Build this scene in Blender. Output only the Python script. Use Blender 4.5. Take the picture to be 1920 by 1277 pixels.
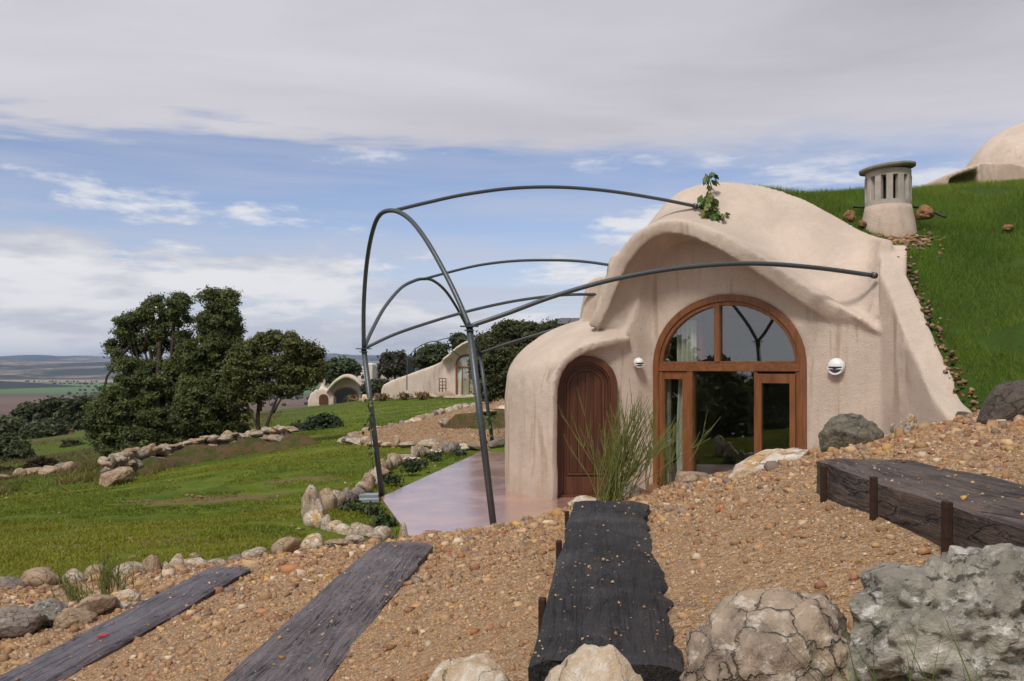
import bpy, bmesh, math, random
import numpy as np
from mathutils import Vector, noise as mnoise

for o in list(bpy.data.objects): bpy.data.objects.remove(o)
S = bpy.context.scene
C = S.collection
R = math.radians
EYE, F, V0 = 2.0, 1600.0, 690.0        # eye height over the terrace, focal length and horizon row of the photo

# ------------------------------------------------------------------ camera
cam = bpy.data.cameras.new('camera')
co = bpy.data.objects.new('camera', cam); C.objects.link(co)
co.location = (0, 0, EYE); co.rotation_euler = (R(90), 0, 0)
cam.sensor_width = 36; cam.lens = 36*F/1920
cam.shift_y = (V0-638.5)/1920
cam.clip_start = 0.05; cam.clip_end = 60000
S.camera = co
S.render.resolution_x = 1024; S.render.resolution_y = 681
S.render.engine = 'CYCLES'
vs = S.view_settings
vs.view_transform = 'Standard'; vs.look = 'None'; vs.exposure = 0.14; vs.gamma = 1; vs.use_curve_mapping = False

# ------------------------------------------------------------------ sun
SUN_EL, SUN_AZ = 52, 205               # azimuth clockwise from +Y; behind the camera, a little to the left
sl = bpy.data.lights.new('sun', 'SUN'); sl.energy = 2.7; sl.angle = R(14); sl.color = (1, .95, .87)
so = bpy.data.objects.new('sun', sl); C.objects.link(so)
d = Vector((math.sin(R(SUN_AZ))*math.cos(R(SUN_EL)), math.cos(R(SUN_AZ))*math.cos(R(SUN_EL)), math.sin(R(SUN_EL))))
so.rotation_euler = d.to_track_quat('Z', 'Y').to_euler(); so.location = d*40

# ------------------------------------------------------------------ node helper
class NT:
    def __init__(s, tree): s.t = tree; s.n = tree.nodes; s.l = tree.links
    def add(s, typ, ins=None, **kw):
        x = s.n.new('ShaderNode'+typ)
        for k, v in kw.items(): setattr(x, k, v)
        if ins:
            for k, v in ins.items(): s.put(x.inputs[k], v)
        return x
    def put(s, sock, v):
        if isinstance(v, bpy.types.NodeSocket): s.l.new(v, sock)
        elif isinstance(v, bpy.types.Node): s.l.new(v.outputs[0], sock)
        else:
            if sock.type == 'RGBA' and len(v) == 3: v = (*v, 1)
            sock.default_value = v
    def math(s, op, a, b=0.0, c=None, clamp=False):
        x = s.add('Math', operation=op, use_clamp=clamp); s.put(x.inputs[0], a); s.put(x.inputs[1], b)
        if c is not None: s.put(x.inputs[2], c)
        return x.outputs[0]
    def mix(s, f, a, b, mode='MIX'):
        x = s.add('Mix', data_type='RGBA', blend_type=mode); s.put(x.inputs[0], f); s.put(x.inputs[6], a); s.put(x.inputs[7], b)
        return x.outputs[2]
    def noise(s, vec, scale, detail=4, rough=.55, dist=0.0, out=0):
        x = s.add('TexNoise', {'Scale': scale, 'Detail': detail, 'Roughness': rough, 'Distortion': dist})
        if vec is not None: s.put(x.inputs['Vector'], vec)
        return x.outputs[out]
    def ss(s, v, lo, hi, a=0.0, b=1.0):
        x = s.add('MapRange', interpolation_type='SMOOTHSTEP')
        for i, q in enumerate((v, lo, hi, a, b)): s.put(x.inputs[i], q)
        return x.outputs[0]
    def ramp(s, v, stops):
        x = s.add('ValToRGB'); e = x.color_ramp.elements
        while len(e) < len(stops): e.new(.5)
        for i, (p, c) in enumerate(stops): e[i].position = p; e[i].color = (*c, 1)
        s.put(x.inputs[0], v); return x.outputs[0]
    def scale(s, vec, xyz, loc=(0, 0, 0)):
        x = s.add('Mapping'); s.put(x.inputs[0], vec); x.inputs['Scale'].default_value = xyz; x.inputs['Location'].default_value = loc
        return x.outputs[0]

# ------------------------------------------------------------------ sky: Nishita, a broken cloud deck and low cumulus
w = bpy.data.worlds.new('World'); S.world = w; w.use_nodes = True
t = NT(w.node_tree); t.n.clear()
sky = t.add('TexSky', sky_type='NISHITA', sun_disc=False, sun_elevation=R(SUN_EL), sun_rotation=R(SUN_AZ), altitude=800, air_density=1.0, dust_density=1.2, ozone_density=1.6)
skyc = t.mix(1.0, sky.outputs[0], (.125, .110, .114), 'MULTIPLY')
tc = t.add('TexCoord').outputs['Generated']
sp = t.add('SeparateXYZ', {0: tc})
zc = t.math('MAXIMUM', sp.outputs[2], .012)
px = t.math('DIVIDE', sp.outputs[0], zc); py = t.math('DIVIDE', sp.outputs[1], zc)
pl = t.add('CombineXYZ', {0: px, 1: py, 2: 0.0}).outputs[0]
# high deck overhead with a ragged far edge
edge = t.math('SUBTRACT', t.math('ADD', t.math('MULTIPLY', px, .16), 3.80), py)
n1 = t.noise(t.scale(pl, (.55, .8, 1), (3.1, 1.7, 0)), 1.0, 5, .55, .4)
edge = t.math('ADD', edge, t.math('MULTIPLY', t.math('SUBTRACT', n1, .5), 2.5))
n1b = t.noise(t.scale(pl, (1.1, 2.2, 1), (1, 5, 2)), 2.4, 6, .62, .3)
edge = t.math('ADD', edge, t.math('MULTIPLY', t.math('SUBTRACT', n1b, .5), .55))
soft = t.ss(px, -1.5, 1.6, .32, 1.0)
dk = t.math('DIVIDE', edge, soft)
deck = t.ss(dk, -.25, .8)
ndk = t.math('SUBTRACT', t.noise(t.scale(pl, (.40, .8, 1), (7.3, 2.2, 0)), 1.0, 6, .55, .5), t.math('MULTIPLY', t.math('MULTIPLY', px, t.ss(py, 3.6, 1.4)), .11))
deckc = t.ramp(ndk, [(.28, (.37, .36, .41)), (.45, (.49, .475, .52)), (.62, (.60, .585, .625)), (.78, (.68, .67, .70))])
deckc = t.mix(t.math('MULTIPLY', t.ss(edge, 2.2, .2), .55), deckc, (.60, .59, .635))
# low cumulus and strata: noise on the direction, stretched along the horizon
v1 = t.scale(tc, (2.3, 2.3, 9.0), (1.35, .2, .15))
c1 = t.noise(v1, 2.0, 10, .60, .10)
v2 = t.scale(tc, (2.3, 2.3, 9.0), (1.35, .2, -.10))
c2 = t.noise(v2, 2.0, 5, .56, .10)
cov = t.math('ADD', t.ss(sp.outputs[2], .03, .20, .065, -.065), t.ss(sp.outputs[0], .1, -.45, 0.0, .035))
cm = t.math('MULTIPLY', t.ss(t.math('ADD', c1, cov), .495, .60), t.ss(sp.outputs[2], .25, .12, .55, 1.0))
v3 = t.scale(tc, (1.2, 1.2, 16.0), (4.0, 2.0, 0))
st = t.noise(v3, 2.2, 7, .6, .3)
stm = t.math('MULTIPLY', t.ss(st, .36, .66), t.ss(sp.outputs[2], .26, .04, .28, .80))
shade = t.ss(t.math('SUBTRACT', c1, c2), -.16, .12)
cumc = t.mix(shade, (.49, .505, .575), (.77, .765, .78))
low = t.ss(sp.outputs[2], .16, 0.0)
skb = t.mix(t.math('MULTIPLY', low, .35), skyc, (.50, .545, .66))
col = t.mix(stm, skb, (.52, .535, .625))
col = t.mix(cm, col, cumc)
col = t.mix(deck, col, deckc)
below = t.ss(sp.outputs[2], 0.0, -.02)
col = t.mix(below, col, (.34, .33, .32))
bg = t.add('Background', {0: col, 1: 1.0})
t.l.new(bg.outputs[0], t.add('OutputWorld').inputs[0])

# ------------------------------------------------------------------ geometry helpers
def P(u, v, Y): return np.array(((u-960)*Y/F, Y, EYE-(v-V0)*Y/F))
def G(u, v, z):
    Y = (EYE-z)*F/(v-V0); return np.array(((u-960)*Y/F, Y, z))
ORG = {}
def empty(name, loc, label=None, cat=None, group=None):
    o = bpy.data.objects.new(name, None); C.objects.link(o); o.location = loc; o.empty_display_size = .1
    ORG[o.name] = np.array(loc, float); tag(o, label, cat, group); return o
def tag(o, label=None, cat=None, group=None, kind=None):
    if label: o['label'] = label
    if cat: o['category'] = cat
    if group: o['group'] = group
    if kind: o['kind'] = kind
    return o
def link(name, me, mat, parent=None, loc=None):
    o = bpy.data.objects.new(name, me); C.objects.link(o)
    if mat is not None and not me.materials: me.materials.append(mat)
    if parent is not None: o.parent = parent; ORG[o.name] = ORG[parent.name]
    if loc is not None:
        o.location = loc
    if parent is None: ORG[o.name] = np.array(loc if loc is not None else (0, 0, 0), float)
    return o
def mesh(name, verts, faces, smooth=True, col=None):
    me = bpy.data.meshes.new(name)
    me.from_pydata([tuple(map(float, v)) for v in verts], [], [tuple(int(i) for i in f) for f in faces])
    if smooth: me.polygons.foreach_set('use_smooth', [True]*len(me.polygons))
    me.update(); return me
def mk(name, verts, faces, mat, parent=None, smooth=True, loc=None):
    """mesh given in world coordinates; stored relative to its parent's (or its own) origin"""
    v = np.array(verts, float)
    o = ORG[parent.name] if parent is not None else (np.array(loc, float) if loc is not None else np.zeros(3))
    return link(name, mesh(name, v-o, faces, smooth), mat, parent, loc)
def bigmesh(name, verts, nper, quads, cols=None, smooth=False):
    """many alike pieces: verts (N*nper,3), quads = array (M,k) of indices"""
    me = bpy.data.meshes.new(name); k = quads.shape[1]; m = len(quads)
    me.vertices.add(len(verts)); me.vertices.foreach_set('co', np.ascontiguousarray(verts, dtype=np.float32).ravel())
    me.loops.add(m*k); me.loops.foreach_set('vertex_index', quads.astype(np.int32).ravel())
    me.polygons.add(m); me.polygons.foreach_set('loop_start', np.arange(0, m*k, k, dtype=np.int32))
    if smooth: me.polygons.foreach_set('use_smooth', np.ones(m, dtype=bool))
    if cols is not None:
        a = me.color_attributes.new('Col', 'FLOAT_COLOR', 'POINT')
        c4 = np.ones((len(verts), 4), dtype=np.float32); c4[:, :3] = cols
        a.data.foreach_set('color', c4.ravel())
    me.update(calc_edges=True); me.validate(); return me
def cr(pts, n):
    """Catmull-Rom through control points along axis 0"""
    p = np.array(pts, float); m = len(p)
    q = np.concatenate([[2*p[0]-p[1]], p, [2*p[-1]-p[-2]]])
    T = np.linspace(0, m-1, n); i = np.minimum(T.astype(int), m-2); f = (T-i).reshape((-1,)+(1,)*(p.ndim-1))
    a, b, c, e = q[i], q[i+1], q[i+2], q[i+3]
    return .5*((2*b)+(-a+c)*f+(2*a-5*b+4*c-e)*f**2+(-a+3*b-3*c+e)*f**3)
def lin(pts, n):
    p = np.array(pts, float); m = len(p); T = np.linspace(0, m-1, n); i = np.minimum(T.astype(int), m-2)
    f = (T-i)[:, None]; return p[i]*(1-f)+p[i+1]*f
def gridfaces(a, b, off=0, flip=False):
    f = []
    for i in range(a-1):
        for j in range(b-1):
            q = (off+i*b+j, off+i*b+j+1, off+(i+1)*b+j+1, off+(i+1)*b+j)
            f.append(q[::-1] if flip else q)
    return f
def slab(g, offs):
    """closed solid from a grid (a,b,3) and its offset grid"""
    a, b = g.shape[:2]; n = a*b
    v = np.concatenate([g.reshape(-1, 3), offs.reshape(-1, 3)])
    f = gridfaces(a, b)+gridfaces(a, b, n, True)
    ring = [j for j in range(b)]+[i*b+b-1 for i in range(1, a)]+[(a-1)*b+j for j in range(b-2, -1, -1)]+[i*b for i in range(a-2, 0, -1)]
    for k in range(len(ring)):
        i, j = ring[k], ring[(k+1) % len(ring)]; f.append((j, i, i+n, j+n))
    return v, f
def normals(g):
    du = np.gradient(g, axis=0); dv = np.gradient(g, axis=1); n = np.cross(du, dv)
    return n/(np.linalg.norm(n, axis=2, keepdims=True)+1e-9)
def tube(pts, r, n=8, cap=True):
    p = np.array(pts, float); m = len(p); r = np.broadcast_to(np.array(r, float), (m,))
    t_ = np.gradient(p, axis=0); t_ /= np.linalg.norm(t_, axis=1, keepdims=True)+1e-9
    ref = np.array((0, 0, 1.)) if abs(t_[:, 2]).mean() < .8 else np.array((1., 0, 0))
    a = np.cross(t_, ref); a /= np.linalg.norm(a, axis=1, keepdims=True)+1e-9; b = np.cross(t_, a)
    ang = np.linspace(0, 2*math.pi, n, endpoint=False)
    v = p[:, None]+r[:, None, None]*(np.cos(ang)[None, :, None]*a[:, None]+np.sin(ang)[None, :, None]*b[:, None])
    v = v.reshape(-1, 3); f = []
    for i in range(m-1):
        for j in range(n): f.append((i*n+j, i*n+(j+1) % n, (i+1)*n+(j+1) % n, (i+1)*n+j))
    if cap: f += [tuple(range(n))[::-1], tuple((m-1)*n+j for j in range(n))]
    return v, f
class MB:
    def __init__(s): s.v = []; s.f = []; s.k = 0
    def add(s, vf):
        v, f = vf; s.v.append(np.array(v, float)); s.f += [tuple(i+s.k for i in q) for q in f]; s.k += len(v); return s
    def out(s): return np.concatenate(s.v), s.f
def box(c, size, ax=None, taper=0):
    """box centre c, full size, axes rows ax"""
    A = np.eye(3) if ax is None else np.array(ax, float); h = np.array(size, float)/2
    v = [np.array(c, float)+A.T@(h*np.array(q)) for q in ((-1,-1,-1),(1,-1,-1),(1,1,-1),(-1,1,-1),(-1,-1,1),(1,-1,1),(1,1,1),(-1,1,1))]
    return v, [(0,3,2,1),(4,5,6,7),(0,1,5,4),(1,2,6,5),(2,3,7,6),(3,0,4,7)]
def prism(outline, depthvec):
    """outline: world points of a planar polygon, extruded by depthvec"""
    o = np.array(outline, float); n = len(o); v = np.concatenate([o, o+np.array(depthvec, float)])
    f = [tuple(range(n)), tuple(range(2*n-1, n-1, -1))]+[((i+1) % n, i, i+n, (i+1) % n+n) for i in range(n)]
    return v, f
def bevel_obj(o, wd, seg=2):
    m = o.modifiers.new('bevel', 'BEVEL'); m.width = wd; m.segments = seg; m.limit_method = 'ANGLE'; m.angle_limit = R(40)
def fix_normals(me):
    bm = bmesh.new(); bm.from_mesh(me); bmesh.ops.recalc_face_normals(bm, faces=bm.faces); bm.to_mesh(me); bm.free()
class RBF:
    """smooth height through scattered points"""
    def __init__(s, pts):
        p = np.array(pts, float); s.c = p[:, :2]; n = len(p)
        A = np.zeros((n+3, n+3)); A[:n, :n] = np.linalg.norm(s.c[:, None]-s.c[None], axis=2)
        A[:n, :n] -= np.eye(n)*.01
        A[:n, n] = 1; A[:n, n+1:] = s.c; A[n, :n] = 1; A[n+1:, :n] = s.c.T
        s.w = np.linalg.solve(A, np.concatenate([p[:, 2], np.zeros(3)]))
    def __call__(s, x, y):
        q = np.stack([np.ravel(x), np.ravel(y)], 1).astype(float); out = np.empty(len(q)); n = len(s.c)
        for k in range(0, len(q), 20000):
            b = q[k:k+20000]; D = np.linalg.norm(b[:, None]-s.c[None], axis=2)
            out[k:k+20000] = D@s.w[:n]+s.w[n]+b@s.w[n+1:]
        return out.reshape(np.shape(x)) if np.shape(x) else float(out[0])
def sdpoly(x, y, poly):
    """signed distance to polygon, positive inside"""
    p = np.stack([np.ravel(x), np.ravel(y)], 1).astype(float); q = np.array(poly, float)
    dmin = np.full(len(p), 1e9); ins = np.zeros(len(p), bool)
    for i in range(len(q)):
        a, b = q[i], q[(i+1) % len(q)]; ab = b-a
        tt = np.clip(((p-a)@ab)/(ab@ab+1e-12), 0, 1); dd = np.linalg.norm(p-a-tt[:, None]*ab, axis=1); dmin = np.minimum(dmin, dd)
        c1_ = (a[1] > p[:, 1]) != (b[1] > p[:, 1])
        xi = (b[0]-a[0])*(p[:, 1]-a[1])/(b[1]-a[1]+1e-12)+a[0]
        ins ^= c1_ & (p[:, 0] < xi)
    return np.where(ins, dmin, -dmin).reshape(np.shape(x))
def vnoise(P_, s, seed=0):
    """cheap smooth value noise for arrays (N,2or3)"""
    p = np.array(P_, float)*s+seed*17.31; 
    if p.shape[1] == 2: p = np.concatenate([p, np.zeros((len(p), 1))], 1)
    i = np.floor(p).astype(np.int64); f = p-i; f = f*f*(3-2*f); r = 0
    for dx in (0, 1):
        for dy in (0, 1):
            for dz in (0, 1):
                h = ((i[:, 0]+dx)*374761393+(i[:, 1]+dy)*668265263+(i[:, 2]+dz)*2147483647) & 0x7fffffff
                h = ((h ^ (h >> 13))*1274126177) & 0x7fffffff; h = (h ^ (h >> 16)) & 0xffff
                r = r+(h/65535.0)*np.abs(1-dx-f[:, 0])*np.abs(1-dy-f[:, 1])*np.abs(1-dz-f[:, 2])
    return r
# ------------------------------------------------------------------ materials
def mat(name):
    m = bpy.data.materials.new(name); m.use_nodes = True; t = NT(m.node_tree)
    return m, t, t.n['Principled BSDF']
def setp(t, b, **kw):
    al = dict(col='Base Color', rough='Roughness', metal='Metallic', spec='Specular IOR Level', coat='Coat Weight', coatr='Coat Roughness', normal='Normal', trans='Transmission Weight', sub='Subsurface Weight')
    for k, v in kw.items(): t.put(b.inputs[al[k]], v)
def bump(t, h, strength, dist, prev=None):
    x = t.add('Bump', {'Strength': strength, 'Distance': dist, 'Height': h})
    if prev is not None: t.put(x.inputs['Normal'], prev)
    return x.outputs[0]
def ocoord(t, rnd=True):
    o = t.add('TexCoord').outputs['Object']
    if not rnd: return o
    r = t.add('ObjectInfo').outputs['Random']
    x = t.add('VectorMath', operation='ADD'); t.put(x.inputs[0], o)
    t.put(x.inputs[1], t.add('CombineXYZ', {0: t.math('MULTIPLY', r, 37.0), 1: t.math('MULTIPLY', r, 91.0), 2: t.math('MULTIPLY', r, 53.0)}).outputs[0])
    return x.outputs[0]
MT = {}
def stucco(name, base, grain=1.0):
    m, t, b = mat(name); o = t.add('TexCoord').outputs['Object']
    n1 = t.noise(o, 1.1, 5, .6, .4); n2 = t.noise(o, 9, 4, .6); n3 = t.noise(o, 75*grain, 3, .7)
    streak = t.noise(t.scale(o, (3.4, 3.4, .32)), 1.6, 5, .6, .5)
    c = t.mix(t.ss(n1, .3, .72), tuple(x*.86 for x in base), tuple(min(1, x*1.08) for x in base))
    stain = t.math('MULTIPLY', t.ss(streak, .52, .66), t.math('MULTIPLY', t.ss(n1, .32, .58), t.ss(t.math('ABSOLUTE', t.add('SeparateXYZ', {0: t.add('NewGeometry').outputs['Normal']}).outputs[2]), .6, .25)))
    c = t.mix(t.math('MULTIPLY', stain, .8), c, (base[0]*.66, base[1]*.60, base[2]*.52))
    z = t.add('SeparateXYZ', {0: o}).outputs[2]
    foot = t.math('MULTIPLY', t.ss(t.math('ADD', z, t.math('MULTIPLY', n1, .7)), 1.25, .2), .8)
    c = t.mix(t.math('MULTIPLY', foot, t.ss(t.noise(t.scale(o, (4, 4, 1.2)), 1.0, 5, .6, .6), .36, .62, .25, 1.0)), c, (base[0]*.78, base[1]*.70, base[2]*.60))
    c = t.mix(t.math('MULTIPLY', t.ss(n2, .45, .85), .22), c, tuple(x*.8 for x in base))
    c = t.mix(t.math('MULTIPLY', t.ss(n3, .52, .72), .55), c, tuple(x*.55 for x in base))
    nb = bump(t, n3, 1.0, .02); nb = bump(t, n2, .45, .03, nb)
    setp(t, b, col=c, rough=.9, spec=.25, normal=nb); return m
MT['plaster'] = stucco('plaster', (.66, .54, .45))
MT['plaster_far'] = stucco('plaster_far', (.64, .53, .45), .4)
MT['whitewash'] = stucco('whitewash', (.70, .62, .54), .3)

def wood(name, c1, c2, rough=.38, axis=2, sc=1.0):
    m, t, b = mat(name); o = ocoord(t)
    s = [22*sc]*3; s[axis] = 1.3*sc
    n1 = t.noise(t.scale(o, tuple(s)), 1.0, 5, .6, .6); n2 = t.noise(t.scale(o, tuple(x*3.2 for x in s)), 1.0, 3, .6)
    n3 = t.noise(o, 3, 3)
    c = t.mix(t.ss(n1, .3, .7), c1, c2); c = t.mix(t.math('MULTIPLY', t.ss(n2, .5, .75), .4), c, tuple(x*.55 for x in c1))
    c = t.mix(t.math('MULTIPLY', t.ss(n3, .45, .75), .35), c, tuple(x*.7 for x in c1))
    setp(t, b, col=c, rough=rough, spec=.4, normal=bump(t, n1, .35, .004)); return m
MT['oak'] = wood('varnished_wood', (.135, .052, .019), (.225, .088, .032), .36)
MT['oak_h'] = wood('varnished_wood_across', (.135, .052, .019), (.225, .088, .032), .36, 0)
MT['door'] = wood('dark_door_wood', (.07, .025, .012), (.125, .043, .020), .4)
MT['door2'] = wood('dark_door_plank', (.055, .019, .0095), (.098, .033, .015), .42)

def glass(name):
    m, t, b = mat(name); t.n.remove(b)
    tr = t.add('BsdfTransparent', {0: (.88, .92, .90)}); gl = t.add('BsdfGlossy', {'Roughness': 0.0, 'Color': (.95, .97, 1)})
    g = t.add('NewGeometry'); dp = t.add('VectorMath', operation='DOT_PRODUCT'); t.put(dp.inputs[0], g.outputs['Normal']); t.put(dp.inputs[1], g.outputs['Incoming'])
    k = t.math('SUBTRACT', 1.0, t.math('ABSOLUTE', dp.outputs['Value']))
    fr = t.math('ADD', .115, t.math('MULTIPLY', t.math('POWER', k, 4.0), .85), clamp=True)
    mx = t.add('MixShader', {0: fr}); t.l.new(tr.outputs[0], mx.inputs[1]); t.l.new(gl.outputs[0], mx.inputs[2])
    t.l.new(mx.outputs[0], t.n['Material Output'].inputs[0]); return m
MT['glass'] = glass('window_glass')

def plain(name, col, rough=.6, metal=0.0, spec=.4, nz=0.0, ns=12, coat=0.0):
    m, t, b = mat(name); o = ocoord(t)
    n1 = t.noise(o, ns, 4, .6)
    c = t.mix(t.math('MULTIPLY', t.ss(n1, .35, .7), nz), col, tuple(x*.5 for x in col)) if nz else col
    setp(t, b, col=c, rough=rough, metal=metal, spec=spec, coat=coat)
    if nz: setp(t, b, normal=bump(t, n1, .2, .01))
    return m
MT['steel'] = plain('galvanised_steel', (.075, .088, .096), .42, .35, .5, .35, 30)
MT['rust'] = plain('rusty_iron', (.045, .022, .014), .75, .2, .3, .6, 40)
MT['rustbrown'] = plain('rust_brown_iron', (.16, .09, .05), .8, 0, .3, .5, 3)
MT['curtain'] = plain('cream_curtain', (.62, .60, .52), .9, 0, .1)
MT['redcloth'] = plain('red_cloth', (.28, .03, .03), .9, 0, .1)
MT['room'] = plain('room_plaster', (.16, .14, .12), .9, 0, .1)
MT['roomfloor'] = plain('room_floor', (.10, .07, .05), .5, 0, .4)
MT['lampwhite'] = plain('white_lamp_enamel', (.74, .74, .74), .35, 0, .5, .12, 20)
MT['lampgrey'] = plain('lamp_grille', (.10, .10, .11), .5, .3)
MT['hose'] = plain('black_hose', (.012, .014, .016), .5)
MT['roofdark'] = plain('dark_green_metal', (.012, .035, .034), .45, .2, .4, .3, 3)
MT['solar'] = plain('solar_glass', (.02, .022, .03), .15, 0, .5)
MT['stem'] = plain('plant_stem', (.09, .075, .03), .8)
MT['red_leaf'] = plain('red_leaf', (.35, .035, .03), .6)
MT['bark_chip'] = plain('dark_bark_chip', (.03, .02, .015), .8)
MT['paleslab'] = plain('pale_wet_slab', (.22, .25, .27), .3, 0, .6, .3, 6)
MT['brick'] = plain('dull_brick_wall', (.22, .08, .05), .9, 0, .2, .5, 2)
MT['petal'] = plain('pale_petal', (.72, .60, .64), .7, 0, .2)
MT['slate'] = plain('slate_chip', (.10, .095, .09), .5, 0, .4, .4, 30)
MT['carbody'] = plain('dark_car_paint', (.03, .02, .02), .3, 0, .5)

def concrete(name, base):
    m, t, b = mat(name); o = t.add('TexCoord').outputs['Object']
    n1 = t.noise(o, 5, 5, .65); n2 = t.noise(o, 90, 3, .7)
    c = t.mix(t.ss(n1, .3, .7), tuple(x*.72 for x in base), base); c = t.mix(t.math('MULTIPLY', t.ss(n2, .52, .72), .6), c, tuple(x*.45 for x in base))
    setp(t, b, col=c, rough=.9, spec=.2, normal=bump(t, n2, .8, .012)); return m
MT['concrete'] = concrete('pebbly_concrete', (.50, .45, .39))
MT['capstone'] = concrete('lichened_concrete', (.28, .26, .20))

def leafmat(name, col, var=.5, trans=.25):
    m, t, b = mat(name)
    a = t.add('Attribute', attribute_name='Col').outputs['Color']
    c = t.mix(1.0, a, col, 'MULTIPLY')
    setp(t, b, col=c, rough=.6, spec=.25)
    tl = t.add('BsdfTranslucent', {0: c}); mx = t.add('MixShader', {0: trans})
    t.l.new(b.outputs[0], mx.inputs[1]); t.l.new(tl.outputs[0], mx.inputs[2]); t.l.new(mx.outputs[0], t.n['Material Output'].inputs[0]); return m
MT['leaf'] = leafmat('foliage', (1, 1, 1)); MT['blade'] = leafmat('grass_blade', (1, 1, 1), trans=.35)
def colmat(name, rough=.85, spec=.3, nz=.3):
    m, t, b = mat(name); a = t.add('Attribute', attribute_name='Col').outputs['Color']
    n = t.noise(t.add('TexCoord').outputs['Object'], 160, 3, .6)
    c = t.mix(t.math('MULTIPLY', t.ss(n, .4, .7), nz), a, t.mix(1.0, a, (.5, .48, .45), 'MULTIPLY'))
    setp(t, b, col=c, rough=rough, spec=spec, normal=bump(t, n, .3, .003)); return m
MT['pebble'] = colmat('pebble_stone', .75, .35)
MT['leafcard'] = plain('vine_leaf', (.07, .12, .025), .5, 0, .35, .3, 30)
MT['leafyellow'] = plain('vine_leaf_yellow', (.15, .15, .03), .5, 0, .35, .3, 30)
def bark(name, col):
    m, t, b = mat(name); o = t.add('TexCoord').outputs['Object']
    n = t.noise(t.scale(o, (9, 9, 2)), 1.6, 5, .65, .5)
    setp(t, b, col=t.mix(t.ss(n, .35, .65), tuple(x*.5 for x in col), col), rough=.95, spec=.15, normal=bump(t, n, .8, .05)); return m
MT['bark'] = bark('bark', (.085, .068, .052))

def rockmat(name, c1, c2, c3, vein=0.0, vscale=9, lichen=0.0, pit=.5, spk=0.0):
    """c1 body, c2 stain, c3 pale crystal; dark veins; lichen"""
    m, t, b = mat(name); o = ocoord(t)
    n1 = t.noise(o, 1.5, 6, .6, .5); n2 = t.noise(o, 4.6, 6, .68, .3); n3 = t.noise(o, 30, 4, .7)
    c = t.mix(t.ss(n1, .38, .62), c1, c2); c = t.mix(t.ss(n2, .52, .66), c, c3)
    h = t.math('ADD', t.math('MULTIPLY', n2, .6), t.math('MULTIPLY', n3, .22))
    if vein:
        wv = t.add('VectorMath', operation='ADD'); t.put(wv.inputs[0], o)
        sc = t.add('VectorMath', operation='SCALE'); t.put(sc.inputs[0], t.noise(o, 2.2, 5, .65, out=1)); sc.inputs['Scale'].default_value = .40
        t.put(wv.inputs[1], sc.outputs[0])
        vo = t.add('TexVoronoi', {'Vector': wv.outputs[0], 'Scale': vscale}, feature='DISTANCE_TO_EDGE')
        msk = t.ss(t.noise(o, 1.3, 4, .6, .6), .38, .58)
        wd = t.math('ADD', t.math('MULTIPLY', t.math('MULTIPLY', n2, msk), .07), .006)
        vm = t.math('MULTIPLY', t.ss(vo.outputs[0], wd, 0.0), t.math('ADD', t.math('MULTIPLY', msk, .75), .25))
        vo2 = t.add('TexVoronoi', {'Vector': wv.outputs[0], 'Scale': vscale*2.7}, feature='DISTANCE_TO_EDGE')
        vm2 = t.math('MULTIPLY', t.ss(vo2.outputs[0], .05, 0.0), t.ss(n1, .46, .62, 0.0, .6))
        c = t.mix(t.math('MULTIPLY', t.math('MAXIMUM', vm, vm2), vein), c, (.03, .024, .02))
        h = t.math('SUBTRACT', h, t.math('MULTIPLY', vm, .6))
        edgeb = t.math('MULTIPLY', t.math('MULTIPLY', t.ss(vo.outputs[0], .22, 0.0), msk), .5*vein); c = t.mix(edgeb, c, tuple(x*.40 for x in c1))
    if lichen:
        nl = t.noise(o, 2.6, 7, .72, .6); nn = t.add('NewGeometry').outputs['Normal']; up = t.add('SeparateXYZ', {0: nn}).outputs[2]
        lm = t.ss(t.math('ADD', nl, t.math('MULTIPLY', up, .12)), .48, .62)
        c = t.mix(t.math('MULTIPLY', lm, lichen), c, (.125, .112, .09))
        dk = t.ss(t.noise(o, 4.2, 7, .75, .4), .53, .61); c = t.mix(t.math('MULTIPLY', dk, min(1, 1.5*lichen)), c, (.022, .02, .017))
    pt = t.ss(n3, .56, .74); c = t.mix(t.math('MULTIPLY', pt, pit), c, tuple(x*.3 for x in c1))
    setp(t, b, col=c, rough=.72, spec=.32, normal=bump(t, h, .9, .016)); return m
MT['rock_vein'] = rockmat('veined_boulder', (.36, .275, .20), (.20, .155, .12), (.52, .46, .39), .8, 2.6)
MT['rock_lichen'] = rockmat('lichened_boulder', (.36, .33, .275), (.21, .195, .155), (.66, .63, .60), .0, 2.2, .55)
MT['rock_cream'] = rockmat('cream_boulder', (.62, .53, .42), (.50, .37, .24), (.70, .64, .57), .45, 1.1)
MT['rock_white'] = rockmat('white_ochre_rock', (.58, .52, .46), (.42, .25, .08), (.68, .64, .60), .18, 2)
MT['rock_grey'] = rockmat('grey_green_boulder', (.17, .15, .115), (.13, .115, .075), (.25, .225, .18), .12, 2, .45)
MT['rock_dark'] = rockmat('dark_brown_boulder', (.075, .052, .042), (.055, .042, .036), (.15, .105, .085), .22, 2.2, .4)
MT['rock_brown'] = rockmat('brown_rock', (.28, .145, .06), (.20, .10, .045), (.36, .22, .11), .3, 2)
MT['rock_wall'] = rockmat('pale_field_stone', (.50, .42, .33), (.34, .25, .17), (.62, .56, .49), .45, 1.8, .18, .5)
MT['rock_tan'] = rockmat('tan_field_stone', (.40, .29, .19), (.29, .19, .115), (.50, .40, .30), .4, 1.8, .15, .5)
MT['rock_violet'] = rockmat('grey_field_stone', (.29, .24, .205), (.20, .16, .135), (.38, .33, .29), .4, 1.9, .3)

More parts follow.
